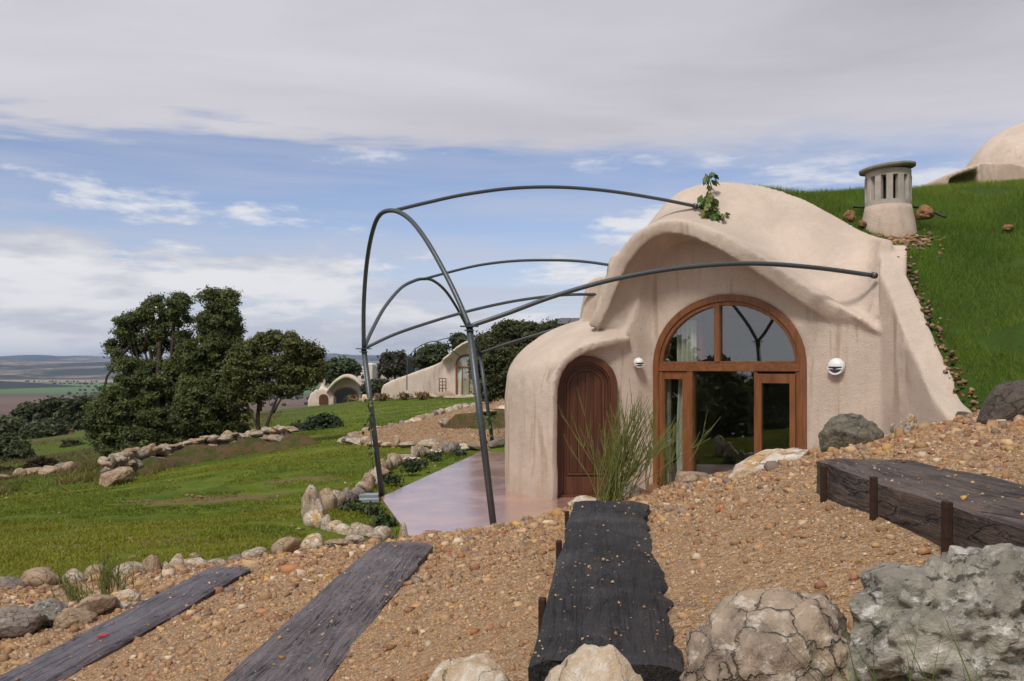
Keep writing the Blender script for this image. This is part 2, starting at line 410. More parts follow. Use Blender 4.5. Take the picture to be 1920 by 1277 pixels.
def sleeper(name, c1, c2, rough, wet):
    m, t, b = mat(name); o = ocoord(t)
    g = t.noise(t.scale(o, (2.6, 34, 34)), 1.0, 7, .7, 1.0); g2 = t.noise(t.scale(o, (9, 150, 150)), 1.0, 4, .65, .4); n1 = t.noise(o, 5, 5, .6); n4 = t.noise(o, 60, 4, .7)
    crack = t.noise(t.scale(o, (1.3, 15, 5)), 1.0, 4, .55, 1.8)
    ck = t.ss(t.math('ABSOLUTE', t.math('SUBTRACT', crack, .5)), .014, 0.0); ck = t.math('MULTIPLY', ck, t.ss(n1, .40, .58))
    c = t.mix(t.ss(g, .34, .66), c1, c2); c = t.mix(t.math('MULTIPLY', t.ss(g2, .48, .68), .6), c, tuple(x*.35 for x in c1)); c = t.mix(t.math('MULTIPLY', t.ss(n1, .45, .7), .55), c, tuple(x*.5 for x in c1))
    c = t.mix(t.math('MULTIPLY', t.ss(n4, .55, .7), .5), c, tuple(min(1, x*1.7) for x in c2))
    sand = t.math('MULTIPLY', t.ss(t.noise(o, 45, 5, .75), .60, .70), t.ss(t.noise(o, 3, 3), .42, .60))
    c = t.mix(t.math('MULTIPLY', sand, .6), c, (.27, .18, .11))
    c = t.mix(ck, c, (.005, .004, .004))
    h = t.math('ADD', t.math('MULTIPLY', g, .7), t.math('MULTIPLY', g2, .45)); h = t.math('ADD', h, t.math('MULTIPLY', n4, .25)); h = t.math('SUBTRACT', h, t.math('MULTIPLY', ck, .9))
    nb = bump(t, h, 1.0, .012)
    r = t.ss(n1, .3, .7, rough*.75, rough*1.3)
    setp(t, b, col=c, rough=r, spec=.35, coat=wet, coatr=.25, normal=nb); t.put(b.inputs['Coat Normal'], nb); return m
MT['sleeper_black'] = sleeper('wet_black_timber', (.010, .0088, .0090), (.028, .024, .0235), .62, .07)
MT['sleeper_grey'] = sleeper('weathered_violet_timber', (.080, .064, .067), (.165, .134, .135), .50, .10)
MT['sleeper_wet'] = sleeper('wet_violet_timber', (.064, .050, .055), (.125, .099, .107), .34, .25)
MT['sleeper_brown'] = sleeper('brown_timber', (.034, .024, .021), (.125, .088, .068), .55, .04)

def gravel_ground():
    m, t, b = mat('gravel_soil'); o = t.add('TexCoord').outputs['Object']
    vo = t.add('TexVoronoi', {'Vector': o, 'Scale': 150}); vo2 = t.add('TexVoronoi', {'Vector': o, 'Scale': 62, 'Randomness': 1})
    rc = t.add('SeparateColor', {0: vo.outputs['Color']}).outputs[0]; rc2 = t.add('SeparateColor', {0: vo2.outputs['Color']}).outputs[1]
    pal = [(0.0, (.21, .115, .055)), (.35, (.31, .185, .09)), (.6, (.37, .235, .12)), (.8, (.28, .185, .115)), (1.0, (.44, .33, .22))]
    c = t.mix(t.ss(rc2, .55, .6), t.ramp(rc, pal), t.ramp(rc2, pal))
    n = t.noise(o, 2.2, 5, .6); n2 = t.noise(o, 240, 3, .7)
    n5 = t.noise(o, 11, 6, .75); c = t.mix(t.math('MULTIPLY', t.ss(n5, .48, .66), .55), c, (.17, .10, .055)); c = t.mix(t.math('MULTIPLY', t.ss(n, .4, .7), .35), c, (.33, .20, .105)); c = t.mix(t.math('MULTIPLY', t.ss(n2, .5, .75), .5), c, (.13, .075, .04))
    h = t.math('SUBTRACT', 1.0, vo.outputs['Distance']); h2 = t.math('SUBTRACT', 1.0, vo2.outputs['Distance'])
    nb = bump(t, h, .9, .006); nb = bump(t, h2, .6, .012, nb); nb = bump(t, n2, .4, .003, nb)
    setp(t, b, col=c, rough=.85, spec=.25, normal=nb); return m
MT['gravel'] = gravel_ground()

BARE = [tuple(G(u, v, z)[:2])+(r,) for u, v, z, r in ((385,950,-.3,.75),(265,1033,.25,.45),(130,1030,.25,.3),(40,1035,.28,.35),(560,905,-.2,.5),(250,945,-.35,.3))]
def ground_mat():
    """lawn near, scrubby field lower down, ploughed and green fields in the valley (world positions)"""
    m, t, b = mat('lawn_and_fields'); o = t.add('TexCoord').outputs['Object']; s = t.add('SeparateXYZ', {0: o}); y = s.outputs[1]; x = s.outputs[0]
    n0 = t.noise(o, .16, 5, .6, .4); n1 = t.noise(o, .6, 6, .62, .3); n2 = t.noise(o, 6, 5, .65); n3 = t.noise(o, 40, 3, .7)
    lawn = t.mix(t.ss(n1, .34, .66), (.060, .098, .010), (.135, .165, .020))
    lawn = t.mix(t.math('MULTIPLY', t.ss(n2, .45, .72), .55), lawn, (.035, .058, .010))
    soil = t.mix(n3, (.10, .06, .032), (.24, .155, .09))
    bare = t.math('MULTIPLY', t.ss(t.noise(o, .9, 6, .68, .5), .585, .67), t.ss(n2, .36, .58))
    for (bx, by, br) in BARE:
        dx = t.math('DIVIDE', t.math('SUBTRACT', x, bx), br*1.7); dy = t.math('DIVIDE', t.math('SUBTRACT', y, by), br)
        rd = t.math('SQRT', t.math('ADD', t.math('MULTIPLY', dx, dx), t.math('MULTIPLY', dy, dy)))
        bare = t.math('MAXIMUM', bare, t.ss(t.math('ADD', t.math('ADD', rd, t.math('MULTIPLY', t.math('SUBTRACT', n1, .5), 1.3)), t.math('MULTIPLY', t.math('SUBTRACT', n2, .5), 2.4)), 1.0, .4))
    lawn = t.mix(t.math('MULTIPLY', bare, .9), lawn, soil)
    scrub = t.mix(t.ss(n1, .3, .7), (.105, .088, .04), (.07, .082, .026)); scrub = t.mix(t.ss(n2, .55, .75), scrub, (.12, .10, .05))
    green = t.mix(n2, (.055, .095, .012), (.095, .135, .018))
    low = t.mix(t.ss(n0, .44, .54), scrub, green)
    lowm = t.math('MULTIPLY', t.ss(t.math('ADD', x, t.math('MULTIPLY', n0, 4)), -6.5, -10.5), t.ss(y, 19, 23))
    c = t.mix(lowm, lawn, low)
    c = t.mix(t.ss(y, 85, 120), c, (.05, .055, .022))
    # valley strips
    yy = t.math('ADD', y, t.math('MULTIPLY', t.math('SUBTRACT', t.noise(t.scale(o, (.0009, .0016, 0)), 1.0, 3, .5), .5), 900))
    pl_ = t.mix(t.noise(t.scale(o, (.002, .02, 0)), 1.0, 4, .6), (.105, .065, .048), (.17, .11, .08))
    band = t.ramp(t.ss(yy, 900, 4600), [(0, (.14, .09, .065)), (.12, (.17, .115, .08)), (.22, (.10, .078, .06)), (.27, (.10, .10, .05)), (.31, (.09, .155, .05)), (.62, (.12, .18, .06)), (.84, (.10, .15, .055)), (.92, (.30, .22, .14))])
    far = t.mix(t.ss(yy, 1300, 2000), pl_, band)
    hed = t.math('MULTIPLY', t.ss(t.noise(t.scale(o, (.006, .02, 0)), 1.0, 5, .6), .60, .68), .7); far = t.mix(hed, far, (.035, .04, .022))
    c = t.mix(t.ss(y, 180, 420), c, far)
    nb = bump(t, n2, .6, .05); nb = bump(t, n3, .6, .02, nb)
    setp(t, b, col=c, rough=.95, spec=.1, normal=nb); return m
MT['ground'] = ground_mat()
def hill_mat():
    m, t, b = mat('hill_turf'); o = t.add('TexCoord').outputs['Object']
    n1 = t.noise(o, 1.3, 5, .6); n2 = t.noise(o, 14, 4, .65)
    c = t.mix(n1, (.03, .06, .010), (.05, .09, .014)); c = t.mix(t.math('MULTIPLY', t.ss(n2, .5, .7), .7), c, (.05, .035, .018))
    setp(t, b, col=c, rough=.95, spec=.1, normal=bump(t, n2, .7, .04)); return m
MT['hill'] = hill_mat()
def far_mat():
    m, t, b = mat('far_hillside'); o = t.add('TexCoord').outputs['Object']
    n1 = t.noise(t.scale(o, (.0012, .0012, .004)), 1.0, 8, .68, .6); n2 = t.noise(t.scale(o, (.005, .005, .012)), 1.0, 6, .7)
    c = t.ramp(n1, [(.38, (.030, .040, .020)), (.47, (.06, .062, .034)), (.53, (.20, .15, .10)), (.64, (.34, .27, .20))])
    c = t.mix(t.ss(n2, .5, .62), c, (.03, .036, .02))
    setp(t, b, col=c, rough=1, spec=0.0); return m
MT['far'] = far_mat()
def terrace_mat():
    m, t, b = mat('wet_stamped_concrete'); o = t.add('TexCoord').outputs['Object']
    n1 = t.noise(o, 1.2, 5, .6); n2 = t.noise(t.scale(o, (1.5, 5.5, 1)), 3.0, 5, .6, .6); n3 = t.noise(o, 60, 3, .7)
    c = t.mix(t.ss(n1, .3, .7), (.36, .19, .15), (.48, .275, .22)); c = t.mix(t.math('MULTIPLY', t.ss(n2, .5, .7), .45), c, (.24, .115, .09))
    nb = bump(t, n2, .35, .006); nb = bump(t, n3, .15, .003, nb)
    t.put(b.inputs['Coat IOR'], 2.0)
    setp(t, b, col=c, rough=.38, spec=.6, coat=1.0, coatr=t.ss(n1, .35, .65, .04, .22), normal=nb)
    t.put(b.inputs['Coat Normal'], bump(t, n2, .55, .008)); return m
MT['terrace'] = terrace_mat()
MT['knoll'] = plain('far_wood', (.028, .038, .022), .95, 0, .1)
# ------------------------------------------------------------------ terrain
HP = [G(65,1277,1.02),G(425,1075,1.0),G(0,1200,.92),G(200,1120,.84),G(0,1135,.78),G(300,1240,1.04),G(550,1080,1.04),
      G(420,1240,1.15),G(690,1040,1.13),G(640,1250,1.24),G(820,1040,1.21),G(1000,1270,1.39),G(1050,1000,1.35),
      G(1285,1200,1.515),G(1230,960,1.49),G(1533,935,1.65),G(1817,1050,1.65),G(1700,850,1.755),G(1920,870,1.765),
      (-.3,1.1,1.27),(.1,1.05,1.37),(.5,1.0,1.43),(.9,.9,1.52),(1.5,1.0,1.70),(2.5,1,1.8),(-1,1.1,1.04),(-2,1.4,.88),(-2.6,3,.78),(0,-1,1.2),(2,-2,1.6),(-3,-2,.6),
      G(775,1020,.80),G(850,1006,.9),G(930,994,1.0),G(1060,985,1.15),G(1100,948,1.3),G(1250,922,1.4),G(1400,885,1.55),G(1500,858,1.65),
      G(1640,825,1.70),G(1760,795,1.70),G(1830,768,1.68),G(1920,800,1.75),
      (-1.1,8.7,0),(-.3,8.2,-.05),(.6,7.8,-.05),(1.5,7.6,-.05),(2.5,7.7,0),(3.3,8.2,.25),(4.9,9.8,1.32),(4.2,9.6,.7),(3.7,10.3,.1),(3,11,-.06),
      (-1,12,-.06),(0,15,-.06),(-.8,20,-.06),(2,10,-.06),(1,17,-.06),(3,14,-.06),
      G(0,1100,.72),G(75,1100,.72),G(250,1080,.70),G(400,1060,.68),G(520,1040,.62),G(600,1025,.55),G(680,1012,.40),G(560,1000,.2),
      G(575,988,.05),G(650,1005,.1),G(700,905,-.05),G(700,960,-.02),G(716,935,-.04),G(800,850,-.04),
      G(300,1000,.1),G(100,1000,.15),G(0,1000,.1),G(300,930,-.35),G(100,940,-.45),G(0,935,-1.0),G(190,918,-.9),G(370,885,-.55),G(550,855,-.28),
      G(450,920,-.2),G(600,870,-.15),G(650,832,-.08),G(600,800,-.3),G(500,790,-.9),G(560,768,-1.1),G(680,750,-.25),G(800,747,-.15),G(900,747,-.15),
      G(700,780,-.3),G(850,772,-.02),G(800,808,-.0),G(900,800,0),G(930,760,.4),(-7,103,-2.4),(-22,100,-2.3),(-15,140,-4.5),(0,80,0),
      G(0,900,-2),G(100,850,-2.8),G(200,842,-2.3),G(0,830,-4),G(100,812,-4.6),G(200,803,-4.4),(-90,140,-9.5),(-40,150,-8),(0,150,-4),
      (-100,220,-19),(0,220,-12),(-300,420,-43),(100,420,-32),(-500,900,-60),(0,900,-60),(600,900,-56),(-1500,1200,-60),(-3000,3000,-60),(0,3000,-60),(3000,3000,-60),
      (-14000,15000,-60),(14000,15000,-60),(14000,-200,-60),(-14000,-200,-60),(0,30,.3),(4,30,.6),(15,30,3),(40,40,5),(60,80,5),(100,200,-2),(300,0,-18),
      (-200,0,-25),(-40,0,-4),(-12,5,-.3),(-6,3.5,.45),(-14,16,-1.2),(-20,-20,-1),(20,-20,3),(-60,-60,-6)]
H = RBF(HP)
GRAVEL = [(-8,3.4),(-4.6,4.6)]+[tuple(G(*q)[:2]) for q in ((0,1100,.72),(75,1100,.72),(250,1080,.70),(400,1060,.68),(520,1040,.62),(600,1025,.55),(680,1012,.40))]+[(-1.2,9.4),(-.9,9.95),(5.3,11.2),(5.1,9.6),(3.6,6.6),(3.1,4.9),(3.6,3),(5,1),(5,-2.5),(-8,-2.5)]
HILLP = [(5.33,9.5),(5.26,10.6),(5.34,11.4),(5.46,11.85),(5.42,12.4),(5.15,13.1),(4.7,13.6),(4.05,14.05),(3.4,14.35),(2.6,14.55),(2.0,14.9),(1.5,15.3),(.9,15.9),(.4,16.7),(.3,19),(.7,26),(3,34),(23,34),(23,-2.5),(5,-2.5),(5,1),(3.7,3),(3.3,4.9),(3.78,6.6)]
HR = RBF([P(u_, v_+(17 if k_ < 6 else 9), Y_) if k_ < 11 else P(u_, v_, Y_) for k_, (u_, v_, Y_) in enumerate( ((1823,764,9.7),(1779,682,10.3),(1741,597,10.75),(1714,547,11.2),(1690,495,11.6),(1668,460,12.0),(1610,433,12.9),(1560,403,13.35),(1500,374,13.7),(1430,354,14.0),(1365,347,14.2),
   (1920,716,7.8),(1920,600,9.9),(1920,500,11.2),(1920,420,13),(1920,348,18),(1800,355,18),(1720,360,17.5),(1600,364,17),(1480,368,16.5),(1800,500,11.8),(1800,420,13.2),(1850,620,10.7),(1850,690,10.0),(1760,380,15),(1700,420,13.4),(1660,430,13.1)))]
   +[(8,7,3.2),(10,12,5.0),(12,20,6.1),(6,5,2.4),(3.78,6.6,1.63),(3.3,4.9,1.78),(3.7,3,1.80),(4.6,8.2,1.62),(5,3,2.1),(5,1,1.95),(5,-2.5,2),(23,0,7),(23,20,7.5),(23,34,8),(8,34,5.6),(7,25,5.9),(14,24,6.4),(3,21,4.9),(2.4,16,4.0),(1.9,16,3.4),(1.2,16.2,2.5),(.7,16.8,1.8),(.4,18.5,.6),(2,22,3.3),(.9,25,.6),(3,34,1)])
def sheet(name, xs, ys, zf, keep, m, kind='structure'):
    X, Y = np.meshgrid(xs, ys, indexing='ij'); Z = zf(X, Y); k = keep(X, Y)
    a, b = X.shape; idx = -np.ones(a*b, int); use = np.zeros(a*b, bool); k = k.ravel()
    i, j = np.meshgrid(np.arange(a-1), np.arange(b-1), indexing='ij'); q = np.stack([i*b+j, (i+1)*b+j, (i+1)*b+j+1, i*b+j+1], -1).reshape(-1, 4)
    q = q[k[q].any(axis=1)]; use[q.ravel()] = True; idx[use] = np.arange(use.sum())
    v = np.stack([X, Y, Z], -1).reshape(-1, 3)[use]
    o = link(name, bigmesh(name, v, 0, idx[q], smooth=True), m); o['kind'] = kind; return o
def sm(x): x = np.clip(x, 0, 1); return x*x*(3-2*x)
def wob(x, y): return (vnoise(np.stack([np.ravel(x), np.ravel(y)], 1), 1.6, 3).reshape(np.shape(x))-.5)
def gz(x, y): return H(x, y)+.012*wob(x*3, y*3)
def lawnz(X, Y):
    s = sdpoly(X, Y, GRAVEL); near = sm((60-np.hypot(X, Y))/30)
    return H(X, Y)+near*(.10*wob(X*.6, Y*.6)+.03*wob(X*2, Y*2))*sm(-s/.8)-.16*sm(s/.3)
def gravz(X, Y):
    s = sdpoly(X, Y, GRAVEL); return gz(X, Y)+.008-.16*sm(-s/.3)
ty = np.linspace(-.18, 1, 230); ys = 22*np.sinh(7.25*ty)/1.0; ys = ys*(15500/ys[-1])
tx = np.linspace(-1, 1, 241); xs = 9*np.sinh(8*tx); xs = xs*(14500/xs[-1])
sheet('ground', xs, ys, lambda X, Y: lawnz(X, Y)-np.where((X > 1.5) & (Y < 14), 1.5*sm((sdpoly(X, Y, HILLP)+1.2)/.8), 0), lambda X, Y: (sdpoly(X, Y, GRAVEL) < .45) & (sdpoly(X, Y, HILLP) < .6), MT['ground'])
sheet('gravel_bank', np.concatenate([np.arange(-8, -2, .12), np.arange(-2, 2, .05), np.arange(2, 5.4, .1)]), np.concatenate([np.arange(-2.5, .8, .2), np.arange(.8, 4.6, .05), np.arange(4.6, 11.3, .12)]), gravz,
      lambda X, Y: (sdpoly(X, Y, GRAVEL) > -.3), MT['gravel'])
def hillz(X, Y):
    s = sdpoly(X, Y, HILLP); return HR(X, Y)+(.10*wob(X*.8, Y*.8)+.03*wob(X*3, Y*3))*sm(s/.6)-.3*sm(-s/.25)
sheet('grass_hill', np.concatenate([np.arange(0, 10, .15), np.arange(10, 23.4, .6)]), np.concatenate([np.arange(-2.5, 19, .15), np.arange(19, 35, .6)]), hillz, lambda X, Y: sdpoly(X, Y, HILLP) > -.24, MT['hill'])

# gravel turning circle beyond the lawn
circ = [G(652,822,0),G(668,812,0),G(700,803,0),G(750,795,0),G(800,787,0),G(850,779,0),G(890,771,0),G(925,762,.05),G(960,764,0),G(960,838,0),G(900,843,0),G(830,842,0),G(770,838,0),G(715,834,0),G(675,828,0)]
CIRC = [tuple(p[:2]) for p in circ]
cx = np.array(CIRC); sheet('gravel_circle', np.arange(cx[:,0].min()-.3, cx[:,0].max()+.3, .2), np.arange(cx[:,1].min()-.3, cx[:,1].max()+.3, .25), lambda X, Y: np.maximum(lawnz(X, Y)+.05, .03)-.3*sm(-sdpoly(X, Y, CIRC)/.3), lambda X, Y: sdpoly(X, Y, CIRC) > -.3, MT['gravel'])

# terrace of wet stamped concrete
TER = [G(714,932,0),G(776,1017,0),np.array((.2,8.4,0)),np.array((3.4,8.9,0)),np.array((5,10.8,0)),np.array((5,13,0)),np.array((2.5,17,0)),np.array((.6,22,0)),G(945,837,0),G(905,845,0)]
v, f = prism([p+np.array((0,0,.0)) for p in TER], (0,0,-.16)); o = mk('terrace', v, f, MT['terrace'], smooth=False); o['kind'] = 'structure'; fix_normals(o.data)

# far hills across the valley
def ridge(name, x0, x1, y0, y1, hfun, nx=220, ny=26):
    xs_ = np.linspace(x0, x1, nx); ts = np.linspace(0, 1, ny); f3 = 1; v = []
    for x in xs_:
        h = hfun(x)
        for k in ts:
            n = mnoise.fractal(Vector((x*.0013, k*1.4, 3.3)), 1.0, 2.0, 5)
            prof = sm(k*1.15)**.75
            v.append((x+120*n, y0+(y1-y0)*k+200*n, -64+(h+62)*prof*(1+.5*n*(1-k)**.7)))
    o = mk(name, v, gridfaces(nx, ny, 0, True), MT['far']); o['kind'] = 'structure'; return o
nz_ = lambda x, s, q: mnoise.fractal(Vector((x*s, q, 0)), 1.0, 2.0, 4)
ridge('far_hills', -9000, -600, 4700, 7600, lambda x: 58+24*nz_(x, .0005, 1.0)-max(0, (x+2600)/60 if x > -2600 else 0))
ridge('plateau', -14000, 9000, 8200, 12500, lambda x: 150+16*nz_(x, .00035, 7.0)+(10 if x < -3000 else 46))
ridge('dark_knoll', -2600, -1450, 2500, 2950, lambda x: -50+16*math.exp(-((x+1950)/340)**2)-14*abs((x+2025)/575)**4, 60, 12).data.materials[0] = MT['knoll']

# scattered hedgerow trees in the valley, too far to tell apart
rng = np.random.default_rng(77); bm_ = bmesh.new(); bmesh.ops.create_icosphere(bm_, subdivisions=1, radius=1.0); IV = np.array([tuple(q.co) for q in bm_.verts]); IF = np.array([[w_.index for w_ in q.verts] for q in bm_.faces]); bm_.free()
L_ = []
for k in range(20):
    y0 = rng.uniform(1100, 3900); x0 = -rng.uniform(.25, .62)*y0; n_ = rng.integers(6, 30); dx = rng.uniform(6, 22)
    for j in range(n_): L_.append((x0+j*dx+rng.normal(0, 4), y0+rng.normal(0, 8)+j*rng.uniform(-3, 3), -60, rng.uniform(2.2, 5)))
L_ = np.array(L_); V_ = (IV[None]*L_[:, 3][:, None, None]*np.array((1.2, 1.2, .9))*(1+rng.normal(0, .12, (len(L_), len(IV), 1)))+L_[:, None, :3]+np.array((0, 0, 3))).reshape(-1, 3); Q_ = (np.arange(len(L_))[:, None, None]*len(IV)+IF[None]).reshape(-1, 3)
tag(link('hedgerows', bigmesh('hedgerows', V_, 12, Q_), MT['knoll']), 'thin lines of far hedgerow trees across the valley fields', 'hedgerow', kind='stuff')
# ------------------------------------------------------------------ the earth house: sculpted plaster shell
FD = np.array((.75, -.6616, 0)); FN = np.array((-.6616, -.75, 0)); FO = np.array((2.26, 13.6, 0))     # window plane: direction, normal, left foot
def FP(s, z, out=0.0): return FO+FD*s+FN*out+np.array((0, 0, z))
house = empty('earth_house', (2.2, 13.4, 0), 'pink plaster earth-sheltered house with arched glass front and dark wooden door, nearest building', 'house')
pieces = MB()
def patch(rows, nu, nv, th, away=True):
    g = np.array([[P(*q) for q in r] for r in rows]); g = cr(g, nu); g = np.swapaxes(cr(np.swapaxes(g, 0, 1), nv), 0, 1)
    n = normals(g); vd = g-np.array((0, 0, EYE)); s = np.sign((n*vd).sum(axis=2).sum())
    pieces.add(slab(g, g+n*s*th))
# lobe round the door, ending in the hood over it
patch([[(985,925,15.6),(985,800,15.6),(988,735,15.6),(993,700,15.6),(1005,672,15.6),(1030,645,15.6),(1060,622,15.6),(1092,606,15.6)],
       [(949,932,14.2),(948,800,14.2),(949,725,14.2),(955,692,14.3),(975,661,14.45),(1010,632,14.6),(1050,612,14.7),(1088,600,14.8)],
       [(962,938,13.7),(961,800,13.7),(963,725,13.7),(972,688,13.8),(993,660,13.95),(1030,636,14.05),(1068,617,14.1),(1105,603,14.1)],
       [(998,942,13.3),(998,800,13.3),(1000,725,13.3),(1010,684,13.35),(1032,658,13.45),(1065,636,13.55),(1100,622,13.6),(1142,610,13.65)],
       [(1036,948,12.95),(1036,800,12.95),(1037,728,12.95),(1051,682,12.95),(1074,659,12.97),(1102,645,13.0),(1142,637,13.1),(1184,633,13.3)]], 40, 60, .13)
# eyebrow vault: outer skin from lip to parapet, and soffit from lip back to the wall
LIP = [(1105,606,13.45),(1122,570,13.35),(1143,520,13.2),(1165,478,13.05),(1200,438,12.85),(1245,418,12.6),(1295,421,12.35),(1345,441,12.1),(1400,473,11.9),(1460,514,11.82),(1520,557,11.70),(1570,590,11.58),(1612,610,11.45),(1640,630,11.34)]
SHE = [(1118,600,13.9),(1133,565,13.9),(1154,515,13.8),(1175,472,13.75),(1208,430,13.6),(1255,407,13.45),(1310,410,13.3),(1365,425,13.0),(1420,452,12.7),(1480,490,12.4),(1535,530,12.05),(1580,560,11.8),(1615,575,11.6),(1641,575,11.4)]
MID = [(1122,600,14.3),(1134,562,14.3),(1155,515,14.2),(1177,472,14.2),(1211,427,14.05),(1258,385,13.85),(1310,373,13.7),(1365,378,13.45),(1425,395,13.2),(1490,425,12.9),(1548,462,12.55),(1595,490,12.2),(1625,505,11.9),(1644,512,11.6)]
TOP = [(1125,600,14.6),(1135,560,14.6),(1155,515,14.6),(1178,472,14.5),(1212,425,14.4),(1262,366,14.2),(1310,345,14.0),(1365,341,13.8),(1430,348,13.6),(1500,370,13.4),(1560,400,13.1),(1610,428,12.7),(1638,441,12.3),(1652,447,11.8)]
JOI = [(1184,620,13.5),(1192,578,13.54),(1205,536,13.56),(1224,500,13.58),(1252,466,13.5),(1290,445,13.15),(1340,450,12.85),(1385,468,12.6),(1430,492,12.35),(1480,525,12.15),(1530,560,11.9),(1575,592,11.7),(1612,612,11.5),(1640,632,11.4)]
patch([LIP, SHE, MID, TOP], 34, 90, .17)
lo = lambda L, dv: [(u, v+dv*max(0, min(1, (1600-u)/160)), Y+.02) for u, v, Y in L]
mid_s = [((a[0]*.55+b[0]*.45), (a[1]*.55+b[1]*.45)-5, (a[2]+b[2])/2) for a, b in zip(lo(LIP, 10), JOI)]
patch([lo(LIP, 9), mid_s, JOI], 16, 90, .12)
# wing wall coming forward, its top sloping down to the gravel
wing = [(11.95,3.74),(11.5,3.42),(11.1,3.05),(10.75,2.56),(10.4,2.14),(10.0,1.66),(9.65,1.42),(9.45,1.05)]
wp = cr(np.array(wing), 40); gA = np.zeros((40, 9, 3)); gB = gA.copy()
for i, (yy, zz) in enumerate(wp):
    xi = 4.86+((11.3-yy)*.055 if yy < 11.3 else (yy-11.3)*.48); bz = max(-.25, zz-.55) if yy > 11.9 else -.25
    for j, k in enumerate(np.linspace(0, 1, 9)):
        z_ = -.25+(zz+.25)*k; gA[i, j] = (xi+.05*(1-k), yy, z_); gB[i, j] = (xi+.36, yy, z_)
v, f = slab(gA, gB); pieces.add((v, [q[::-1] for q in f]))
# stepped parapet blocks behind the vault's left foot
def slant(uvs, Y, dep): return prism([P(u, v, Y) for u, v in uvs], (0, dep, 0))
pieces.add(slant([(1143,640),(1143,497),(1149,478),(1158,472),(1172,472),(1185,500),(1185,640)][::-1], 14.5, .5))
pieces.add(slant([(1082,640),(1092,590),(1099,545),(1106,526),(1118,520),(1146,519),(1160,560),(1160,640)][::-1], 15.0, .5))
pieces.add(slant([(1000,700),(1040,622),(1090,604),(1180,604),(1200,700)][::-1], 14.6, 1.2))
# wall with the door and the window in it (window part flat)
ST = [(.50,13.2,2.0),(.75,13.22,2.26),(1.0,13.24,2.37),(1.3,13.28,2.45),(1.6,13.34,2.52),(1.75,13.38,2.56),(1.85,13.42,2.66),(2.0,13.48,3.16),(2.12,13.55,3.62)]
for s_, zt in ((0,3.88),(.3,4.0),(.58,4.06),(1.04,3.98),(1.43,3.82),(1.8,3.58),(2.23,3.30),(2.62,3.0),(2.96,2.76),(3.22,2.6),(3.5,2.45),(3.75,2.4)): q = FP(s_, 0); ST.append((q[0], q[1], zt))
st = []
for a, b in zip(ST[:-1], ST[1:]): st += [tuple(np.array(a)*(1-k)+np.array(b)*k) for k in (0, .25, .5, .75)]
st.append(ST[-1]); st = np.array(st); pn = np.gradient(st[:, :2], axis=0); pn = np.stack([-pn[:, 1], pn[:, 0]], 1); pn /= np.linalg.norm(pn, axis=1, keepdims=True)
kk = np.linspace(0, 1, 14); g = np.zeros((len(st), 14, 3)); g2 = g.copy()
for i, (x, y, zt) in enumerate(st):
    g[i, :, 0] = x; g[i, :, 1] = y; g[i, :, 2] = -.3+(zt+.3)*kk; g2[i] = g[i]; g2[i, :, :2] += pn[i]*.24
v, f = slab(g, g2); wallo = mk('wall_source', v, [q[::-1] for q in f], None, smooth=False); fix_normals(wallo.data)
WW, WS, WB = 2.494, 2.0, 1.10          # window width, springing height, arch rise
def arch(wd, spring, rise, inset=0.0, n=28, z0=-.02):
    a = wd/2-inset; b = rise-inset; c = wd/2
    return [(inset, z0)]+[(c-a*math.cos(math.pi*k/n)*1.0, spring+b*abs(math.sin(math.pi*k/n))**.93) for k in range(n+1)]+[(wd-inset, z0)]
DW, DX, DS, DR = .985, .655, 1.70, .49   # door width, left edge, springing, rise
def DP(x, z, out=0.0): return np.array((DX+x, 13.235+.045*x-out, z))
def cut(out, dep, src):
    v, f = prism(out, dep); me = mesh('cutter', v, f, False); fix_normals(me); c = bpy.data.objects.new('cutter', me); C.objects.link(c)
    m = src.modifiers.new('b', 'BOOLEAN'); m.object = c; m.operation = 'DIFFERENCE'; m.solver = 'EXACT'; return c
c1 = cut([FP(s_, z, .5) for s_, z in arch(WW, WS, WB, .03, 28, .0)], FN*-1.0, wallo)
c2 = cut([DP(s_, z, .25) for s_, z in arch(DW, DS, DR, .03, 24, .0)], (0, .9, 0), wallo)
bpy.context.view_layer.update(); dg = bpy.context.evaluated_depsgraph_get()
me = bpy.data.meshes.new_from_object(wallo.evaluated_get(dg))
for q in (c1, c2, wallo): bpy.data.objects.remove(q)
pieces.add(([tuple(p.co) for p in me.vertices], [tuple(p.vertices) for p in me.polygons]))
v, f = pieces.out(); me = mesh('shell_source', v, f, False); src = bpy.data.objects.new('shell_source', me); C.objects.link(src)
m = src.modifiers.new('r', 'REMESH'); m.mode = 'VOXEL'; m.voxel_size = .034; m.use_smooth_shade = True
m = src.modifiers.new('s', 'SMOOTH'); m.factor = .5; m.iterations = 2
bpy.context.view_layer.update(); dg = bpy.context.evaluated_depsgraph_get()
shell = bpy.data.meshes.new_from_object(src.evaluated_get(dg)); bpy.data.objects.remove(src)
n = len(shell.vertices); a = np.empty(n*3, np.float32); shell.vertices.foreach_get('co', a); a = a.reshape(-1, 3).astype(float)
am = np.stack([(vnoise(a, 2.6, k)-.5)*.018+(vnoise(a, 9, k+9)-.5)*.008 for k in (1, 2, 3)], 1)     # hand-trowelled unevenness
pw = np.abs((a-FO)@FN); quiet = np.clip((pw-.12)/.3, .12, 1)[:, None]; a = a+am*quiet
shell.vertices.foreach_set('co', (a-ORG[house.name]).astype(np.float32).ravel()); shell.polygons.foreach_set('use_smooth', np.ones(len(shell.polygons), bool)); shell.name = 'wall'; shell.update()
print('shell verts', n)
link('wall', shell, MT['plaster'], house)

